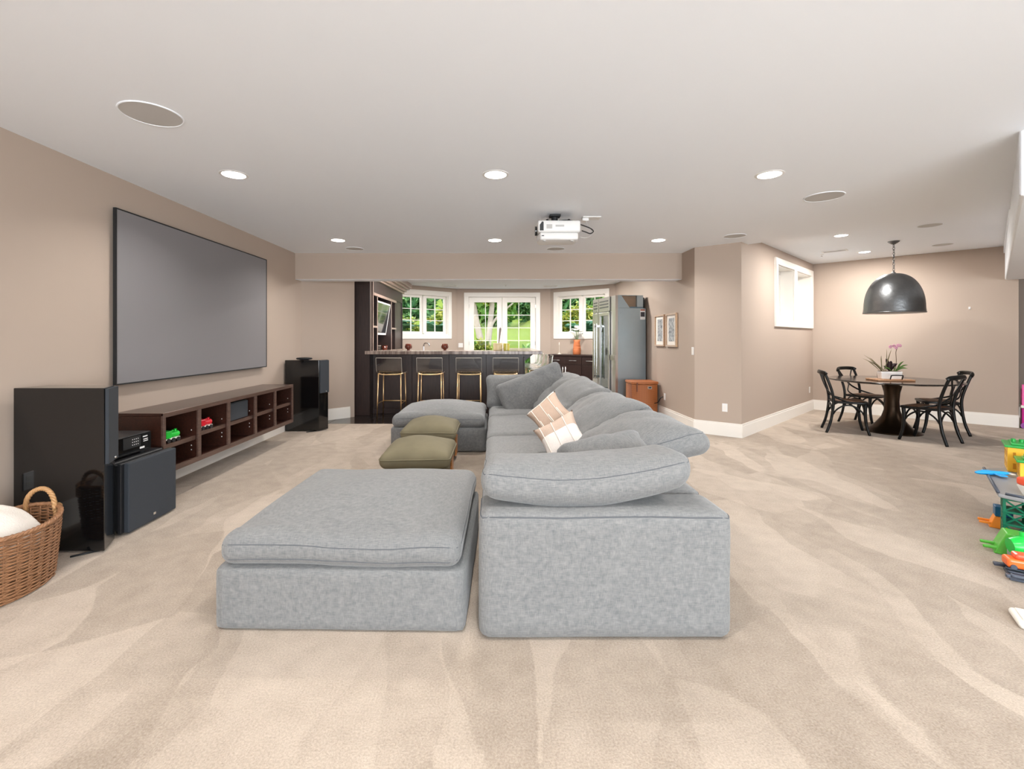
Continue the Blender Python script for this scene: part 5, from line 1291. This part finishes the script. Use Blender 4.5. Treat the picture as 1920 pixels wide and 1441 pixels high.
t2 = thing('toy_bridge', 'lime green toy ramp bridge on the carpet in front of the lattice tower', 'toy', (3.20, 2.965, 0), math.radians(-38))
mb = MB(); mb.add([(-0.01, 0.0, 0.0), (0.10, -0.02, 0.0), (0.10, 0.14, 0.0), (0.0, 0.16, 0.0), (0.05, 0.015, 0.135), (0.16, -0.005, 0.135), (0.16, 0.125, 0.135), (0.05, 0.145, 0.135)], [(0, 3, 2, 1), (4, 5, 6, 7), (0, 1, 5, 4), (1, 2, 6, 5), (2, 3, 7, 6), (3, 0, 4, 7)])
mb.build('ramp', M['t_lime'], t2, bevel=0.006)
for y in (0.01, 0.10): MB().box(-0.055, 0.02, y, y + 0.022, 0.022, 0.04).build('connector', M['t_lime'], t2, bevel=0.005)
MB().box(0.13, 0.28, 0.0, 0.12, 0.10, 0.135).build('deck', M['t_lime'], t2, bevel=0.005)
t2 = thing('toy_crane_base', 'orange toy ramp with a navy box behind the lime bridge', 'toy', (3.60, 3.38, 0), math.radians(-40))
mb = MB(); mb.add([(0, 0, 0), (0.09, -0.01, 0), (0.09, 0.10, 0), (0.0, 0.10, 0), (0.03, 0.01, 0.085), (0.10, 0.0, 0.085), (0.10, 0.09, 0.085), (0.03, 0.09, 0.085)], [(0, 3, 2, 1), (4, 5, 6, 7), (0, 1, 5, 4), (1, 2, 6, 5), (2, 3, 7, 6), (3, 0, 4, 7)])
mb.build('ramp', M['t_orange'], t2, bevel=0.005)
for y in (0.005, 0.075): MB().box(-0.05, 0.015, y, y + 0.018, 0.02, 0.036).build('connector', M['t_orange'], t2, bevel=0.004)
MB().box(0.03, 0.12, 0.005, 0.095, 0.0855, 0.155).build('navy_box', M['t_navy'], t2, bevel=0.004)
t2 = thing('toy_engine', 'bright green toy engine with a red hopper at the picture edge', 'toy', (3.26, 2.83, 0), math.radians(-20))
MB().tube([(-0.09, 0, 0.095), (-0.04, 0, 0.10), (0.12, 0, 0.10)], [0.045, 0.062, 0.062], 18).build('boiler', M['t_bright'], t2, smooth=True)
MB().box(-0.08, 0.16, -0.05, 0.05, 0.025, 0.06).build('chassis', M['t_grey'], t2, bevel=0.005)
for x in (-0.04, 0.03, 0.10):
    for y in (-0.056, 0.056): MB().tube([(x, y - 0.006, 0.03), (x, y + 0.006, 0.03)], 0.03, 16).build('wheel', M['t_track'], t2, smooth=True)
MB().cyl(-0.03, 0, 0.155, 0.185, 0.016).build('chimney', M['t_bright'], t2, smooth=True)
mb = MB(); mb.add([(0.04, -0.03, 0.16), (0.10, -0.03, 0.16), (0.10, 0.03, 0.16), (0.04, 0.03, 0.16), (0.0, -0.055, 0.235), (0.15, -0.055, 0.235), (0.15, 0.055, 0.235), (0.0, 0.055, 0.235)], [(0, 3, 2, 1), (4, 5, 6, 7), (0, 1, 5, 4), (1, 2, 6, 5), (2, 3, 7, 6), (3, 0, 4, 7)])
mb.build('hopper', M['t_red'], t2, bevel=0.008)
t2 = thing('toy_track', 'dark grey curved toy track with raised rails on the carpet', 'toy', (2.93, 2.62, 0), math.radians(-30))
path = smooth_path([(0.0, 0.09, 0), (0.10, 0.07, 0), (0.22, 0.0, 0), (0.34, -0.12, 0), (0.42, -0.28, 0)], 5)
mb = MB()
def off(pth, w):
    out = []
    for i, p in enumerate(pth):
        d = (pth[min(len(pth) - 1, i + 1)] - pth[max(0, i - 1)]).normalized(); out.append((p.x - d.y * w, p.y + d.x * w))
    return out
MB().prism(off(path, 0.085) + off(path, -0.085)[::-1], 0.004, 0.022).build('bed', M['t_track'], t2)
for w in (0.085, -0.085, 0.03, -0.03):
    MB().tube([(x, y, 0.03) for x, y in off(path, w)], 0.013 if abs(w) > 0.05 else 0.007, 6).build('rail', M['t_track'], t2, smooth='all')
MB().box(-0.03, 0.015, 0.16, 0.185, 0.016, 0.036).build('connector', M['t_track'], t2, bevel=0.004)
MB().box(-0.03, 0.015, -0.005, 0.02, 0.016, 0.036).build('connector', M['t_track'], t2, bevel=0.004)
t2 = thing('toy_car', 'small orange toy car standing on the dark toy track', 'toy', (3.03, 2.69, 0.046), math.radians(-30))
MB().box(-0.055, 0.10, -0.045, 0.045, 0.004, 0.055).build('body', M['t_orange2'] if 't_orange2' in M else mat('toy_deep_orange', rgb(246, 112, 48), 0.3), t2, bevel=0.014, seg=3)
MB().box(-0.02, 0.06, -0.036, 0.036, 0.055, 0.085).build('cabin', M['t_red'], t2, bevel=0.012, seg=2)
for x in (-0.03, 0.07):
    for y in (-0.046, 0.046): MB().tube([(x, y - 0.005, 0.014), (x, y + 0.005, 0.014)], 0.014, 12).build('wheel', M['t_track'], t2, smooth=True)
t2 = thing('white_toy_bin', 'low white rounded plastic tray on the carpet at the right edge', 'toy', (2.62, 2.19, 0), math.radians(-35))
MB().box(-0.12, 0.20, -0.085, 0.085, 0.0, 0.035).build('tray', M['t_white'], t2, smooth=True, bevel=0.022, seg=4)
MB().box(-0.10, 0.18, -0.065, 0.065, 0.0355, 0.042).build('lid', M['t_white'], t2, smooth=True, bevel=0.012, seg=3)
t2 = thing('pink_playhouse', 'pink and magenta plastic toy at the end of the long dining wall', 'toy', (8.065, 7.10, 0), -PI / 4)
MB().box(0.0, 0.42, 0.0, 0.28, 0.03, 0.31).build('base', M['t_mag'], t2, bevel=0.012)
MB().box(-0.012, 0.43, -0.012, 0.29, 0.312, 0.352).build('ledge', M['t_white'], t2, bevel=0.008)
for x in (0.0, 0.36): MB().box(x, x + 0.06, 0.0, 0.06, 0.353, 0.67).build('column', M['t_pink'], t2, bevel=0.006)
MB().box(0.0, 0.42, 0.08, 0.26, 0.353, 0.60).build('upper_floor', M['t_pink'], t2, bevel=0.01)
for x in (0.03, 0.36): MB().tube([(x, -0.02, 0.045), (x, 0.02, 0.045)], 0.045, 14).build('wheel', M['t_purple'], t2, smooth=True)

# ------------------------------------------------------------------ the garden
def sm(a, b, x):
    u = max(0.0, min(1.0, (x - a) / (b - a))); return u * u * (3 - 2 * u)
def gz(x, y):
    z = -0.06 + 2.25 * sm(15.0, 30.0, y) + 11 * sm(40, 58, y)
    dl = (x + 1.02) * -0.631 + (y - 12.47) * 0.776; dr = (x - 1.49) * 0.631 + (y - 12.47) * 0.776
    z += 1.15 * sm(0.25, 0.8, dl) * sm(-1.0, -1.7, x) * (1 - 0.6 * sm(16, 24, y)) if x < -1.0 else 0
    z += 1.10 * sm(0.25, 0.8, dr) * sm(1.5, 2.4, x) * (1 - 0.6 * sm(16, 24, y)) if x > 1.5 else 0
    return z
xs = [-45, -36, -28, -22, -17, -13, -10, -8, -6.5, -5.5, -4.7, -4.0] + [-3.6 + 0.3 * i for i in range(25)] + [4.0, 4.7, 5.5, 6.5, 8, 10, 13, 17, 22, 28, 36, 45]
ys = [11.2 + 0.3 * i for i in range(20)] + [17.5, 18.5, 20, 22, 24, 26, 28, 30, 33, 37, 42, 50, 60]
mb = MB()
for y in ys:
    for x in xs: mb.v.append((x, y, gz(x, y) - (0.35 if y < 12.55 and -1.3 < x < 1.8 else 0) ))
nx = len(xs)
for j in range(len(ys) - 1):
    for i in range(nx - 1):
        cx_, cy_ = (xs[i] + xs[i + 1]) / 2, (ys[j] + ys[j + 1]) / 2
        if 2.6 < cx_ and cy_ < 11.9 or abs(cx_) < 3.2 and cy_ < 12.3 - 0.8 * max(0, abs(cx_ - 0.235) - 1.25): continue
        k = j * nx + i; mb.f.append((k, k + 1, k + nx + 1, k + nx))
struct('ground', mb, M['lawn'], smooth='all')
pt = struct('ground', MB().prism([(-1.0, 12.66), (1.6, 12.66), (2.0, 15.6), (-1.2, 15.6)], -0.055, -0.012), M['rock'])
for i in range(5):
    for j in range(5):
        if rnd.random() < 0.95:
            x = -0.95 + i * 0.52; y = 12.72 + j * 0.56
            MB().box(x, x + 0.48 + rnd.uniform(-0.03, 0.03), y, y + 0.52, -0.013, 0.0 + rnd.uniform(0, 0.006)).build('paving_stone', M['rock'], pt, bevel=0.01, seg=1)

def leaf_mesh(rg, cen, rad, n, size, low=-1.0, flat=0.0, long=1.8):
    mb = MB()
    while n > 0:
        d = Vector((rg.gauss(0, 1), rg.gauss(0, 1), rg.gauss(0, 1))).normalized()
        if d.z < low: continue
        r = rg.uniform(0.55, 1.0) ** 0.6 * (1 + 0.22 * mnoise.noise(d * 2.3 + Vector((cen[0], cen[1], 0))))
        c = Vector((cen[0] + d.x * r * rad[0], cen[1] + d.y * r * rad[1], cen[2] + d.z * r * rad[2]))
        a = Vector((rg.gauss(0, 1), rg.gauss(0, 1), rg.gauss(0, 1) * (1 - flat) - 0.25)).normalized()
        b = a.cross(Vector((rg.gauss(0, 0.5), rg.gauss(0, 0.5), 1))).normalized(); s = size * rg.uniform(0.6, 1.3); nn = a.cross(b) * s * 0.12
        mb.add([c - a * s * long * 0.5, c + b * s * 0.5 + nn, c + a * s * long * 0.5, c - b * s * 0.5 + nn], [(0, 1, 2), (0, 2, 3)]); n -= 1
    return mb
def shrub(name, label, x, y, rad, n, size, m, group='shrubs in the garden', lift=0.55, cat='shrub', flat=0.2, long=1.8):
    rg = random.Random(int(x * 100 + y * 37)); z = gz(x, y)
    t = thing(name, label, cat, (x, y, z - 0.03), 0, group)
    leaf_mesh(rg, (0, 0, rad[2] * lift), rad, n, size, -0.6, flat, long).build('foliage', M[m], t)
    mb = MB()
    for k in range(5):
        a = rg.uniform(0, 6.28); mb.tube([(0.03 * math.cos(a), 0.03 * math.sin(a), 0), (rad[0] * 0.5 * math.cos(a), rad[1] * 0.5 * math.sin(a), rad[2] * lift)], [0.02, 0.008], 6)
    mb.build('stem', M['barkd'], t, smooth='all'); return t
def hosta(x, y, r, n, label):
    rg = random.Random(int(x * 91 + y * 13)); t = thing('hosta', label, 'plant', (x, y, gz(x, y) - 0.02), 0, 'hostas in the raised beds')
    mb = MB()
    for k in range(n):
        a = rg.uniform(0, 6.28); l = r * rg.uniform(0.6, 1.1); w = l * 0.30; h = r * rg.uniform(0.8, 1.3); c, s = math.cos(a), math.sin(a); P_ = []
        for i in range(6):
            u = i / 5; rr = l * u; z = h * math.sin(min(1, u * 1.35) * PI * 0.62) ; ww = w * math.sin(PI * (0.08 + 0.9 * u)) * (u > 0.15)
            P_.append((rr, z, ww))
        b = len(mb.v)
        for (rr, z, ww) in P_: mb.v += [(c * rr - s * ww, s * rr + c * ww, z), (c * rr, s * rr, z - ww * 0.25), (c * rr + s * ww, s * rr - c * ww, z)]
        for i in range(5):
            for q in range(2): k2 = b + i * 3 + q; mb.f.append((k2, k2 + 1, k2 + 4, k2 + 3))
    mb.build('foliage', M['leaf_h'], t, smooth='all')
    MB().lathe([(0.05, 0.0), (0.03, r * 0.3), (0.0001, r * 0.4)], 10).build('crown', M['leafg'], t, smooth='all'); return t
for a in ((-1.72, 13.75, 0.66, 34, 'broad-leaved hosta under the left bay window, nearest the door'), (-2.95, 13.55, 0.70, 36, 'broad-leaved hosta at the left of the left bay window'),
          (-0.72, 13.55, 0.45, 26, 'hosta low at the left of the French door'), (2.55, 13.75, 0.70, 36, 'broad-leaved hosta under the right bay window')):
    hosta(*a)
shrub('flowering_shrub', 'yellow-green flowering shrub filling the right half of the left bay window', -1.62, 15.0, (0.66, 0.55, 0.75), 1500, 0.085, 'leaf_y', lift=0.75)
shrub('flowering_shrub', 'yellow-green flowering shrub low in the left half of the left bay window', -3.05, 15.3, (0.66, 0.6, 0.62), 1300, 0.085, 'leaf_y', lift=0.7)
shrub('leafy_bush', 'low yellow bush beside the left leaf of the French door', -0.42, 15.3, (0.42, 0.42, 0.92), 800, 0.12, 'leaf_y', long=2.6)
shrub('leafy_bush', 'tall mid-green bush left of the French door path', -1.3, 17.2, (0.6, 0.5, 0.85), 900, 0.12, 'leaf_m', long=2.4)
shrub('leafy_bush', 'low bush beside the right leaf of the French door', 1.12, 15.2, (0.40, 0.45, 0.80), 700, 0.12, 'leaf_m', long=2.8)
shrub('leafy_bush', 'yellow-green bush behind the right leaf of the French door', 1.9, 17.2, (0.6, 0.5, 0.8), 900, 0.12, 'leaf_y', long=2.4)
shrub('flowering_shrub', 'yellow-green flowering shrub filling the right bay window', 2.75, 14.6, (0.9, 0.6, 0.8), 1700, 0.09, 'leaf_y', lift=0.8)
shrub('leafy_bush', 'mid-green bush behind the right bay window', 4.0, 15.6, (0.9, 0.7, 1.0), 1400, 0.11, 'leaf_m', lift=0.8)
def tree(name, label, x, y, h, r, n, size, m, bark='barkd', trunk=0.16, low=0.35, group='trees beyond the lawn'):
    rg = random.Random(int(x * 53 + y * 17)); z = gz(x, y); t = thing(name, label, 'tree', (x, y, z - 0.05), 0, group)
    mb = leaf_mesh(rg, (0, 0, h * (low + 1) / 2), (r, r * 0.8, h * (1 - low) / 2 + 0.3), n, size, -1.0, 0.1, 1.5)
    for k in range(4):
        a = rg.uniform(0, 6.28); q = leaf_mesh(rg, (r * 0.6 * math.cos(a), r * 0.5 * math.sin(a), h * rg.uniform(low + 0.1, 0.9)), (r * 0.55, r * 0.5, h * 0.18), n // 6, size, -1.0, 0.1, 1.5); mb.add(q.v, q.f)
    mb.build('crown', M[m], t)
    MB().tube(smooth_path([(0, 0, 0), (0.05, 0, h * 0.3), (-0.04, 0.03, h * 0.6), (0, 0, h * 0.85)], 4), [trunk * (1 - 0.06 * i) for i in range(13)], 10).build('trunk', M[bark], t, smooth='all')
    return t
k = 0
names = ['first', 'second', 'third', 'fourth', 'fifth', 'sixth', 'seventh', 'eighth', 'ninth', 'tenth', 'eleventh', 'twelfth']
for (x, y, h, r, m) in ((-13.0, 37, 9, 2.4, 'leaf_d'), (-10.2, 29, 7.5, 2.1, 'leaf_m'), (-7.6, 37, 9, 2.3, 'leaf_m'), (-5.0, 29, 7.5, 2.1, 'leaf_d'), (-2.6, 37, 9.5, 2.05, 'leaf_d'), (0.0, 29, 7.5, 2.0, 'leaf_m'),
                        (2.7, 37, 9.5, 2.05, 'leaf_d'), (4.9, 29, 7.5, 2.1, 'leaf_d'), (8.1, 37, 9, 2.1, 'leaf_m'), (9.9, 29, 7.5, 2.1, 'leaf_d'), (12.8, 37, 9, 2.4, 'leaf_m')):
    tree('broadleaf_tree', '%s tree from the left in the row beyond the lawn' % names[k], x, y, h, r, 4200, 0.36, m, low=0.02); k += 1
# the pale two-stemmed tree seen through the left leaf of the French door
t = thing('birch_tree', 'pale-barked forked tree seen through the left leaf of the French door', 'tree', (-0.45, 19.5, gz(-0.45, 19.5) - 0.05))
MB().tube(smooth_path([(0.0, 0, 0), (-0.12, 0, 0.8), (-0.30, 0, 1.6), (-0.46, 0, 2.6), (-0.5, 0, 3.8)], 4), [0.16 - 0.004 * i for i in range(17)], 10).build('trunk', M['bark'], t, smooth='all')
MB().tube(smooth_path([(0.12, 0.05, 0), (0.16, 0, 0.8), (0.24, 0, 1.5), (0.34, 0.1, 2.6), (0.4, 0.1, 3.8)], 4), [0.15 - 0.004 * i for i in range(17)], 10).build('trunk', M['bark'], t, smooth='all')
MB().tube(smooth_path([(0.22, 0, 1.4), (0.42, 0, 1.75), (0.75, 0.05, 2.1), (1.2, 0.1, 2.5)], 4), [0.07 - 0.003 * i for i in range(13)], 8).build('branch', M['bark'], t, smooth='all')
leaf_mesh(random.Random(5), (0, 0, 3.9), (1.8, 1.2, 1.5), 1800, 0.14, -1, 0.1).build('crown', M['leaf_y'], t)
for i, (x, y, r) in enumerate(((0.45, 16.2, 0.26), (0.98, 17.0, 0.32), (0.15, 17.2, 0.22), (0.60, 18.2, 0.30))):
    mb = MB(); mb.ball((0, 0, 0), r, 8, 1.3, 0.9, 0.62); mb.v = [tuple(Vector(v) * (1 + 0.18 * mnoise.noise(Vector(v) * 5 + Vector((i, 0, 0))))) for v in mb.v]
    tag(mb.build('boulder', M['rock'], None, loc=(x, y, gz(x, y) + r * 0.4)), ('pale boulder at the end of the patio, nearest the door', 'largest pale boulder behind the patio', 'small pale boulder left at the end of the patio', 'farthest pale boulder at the lawn edge')[i], 'rock', 'boulders at the patio')
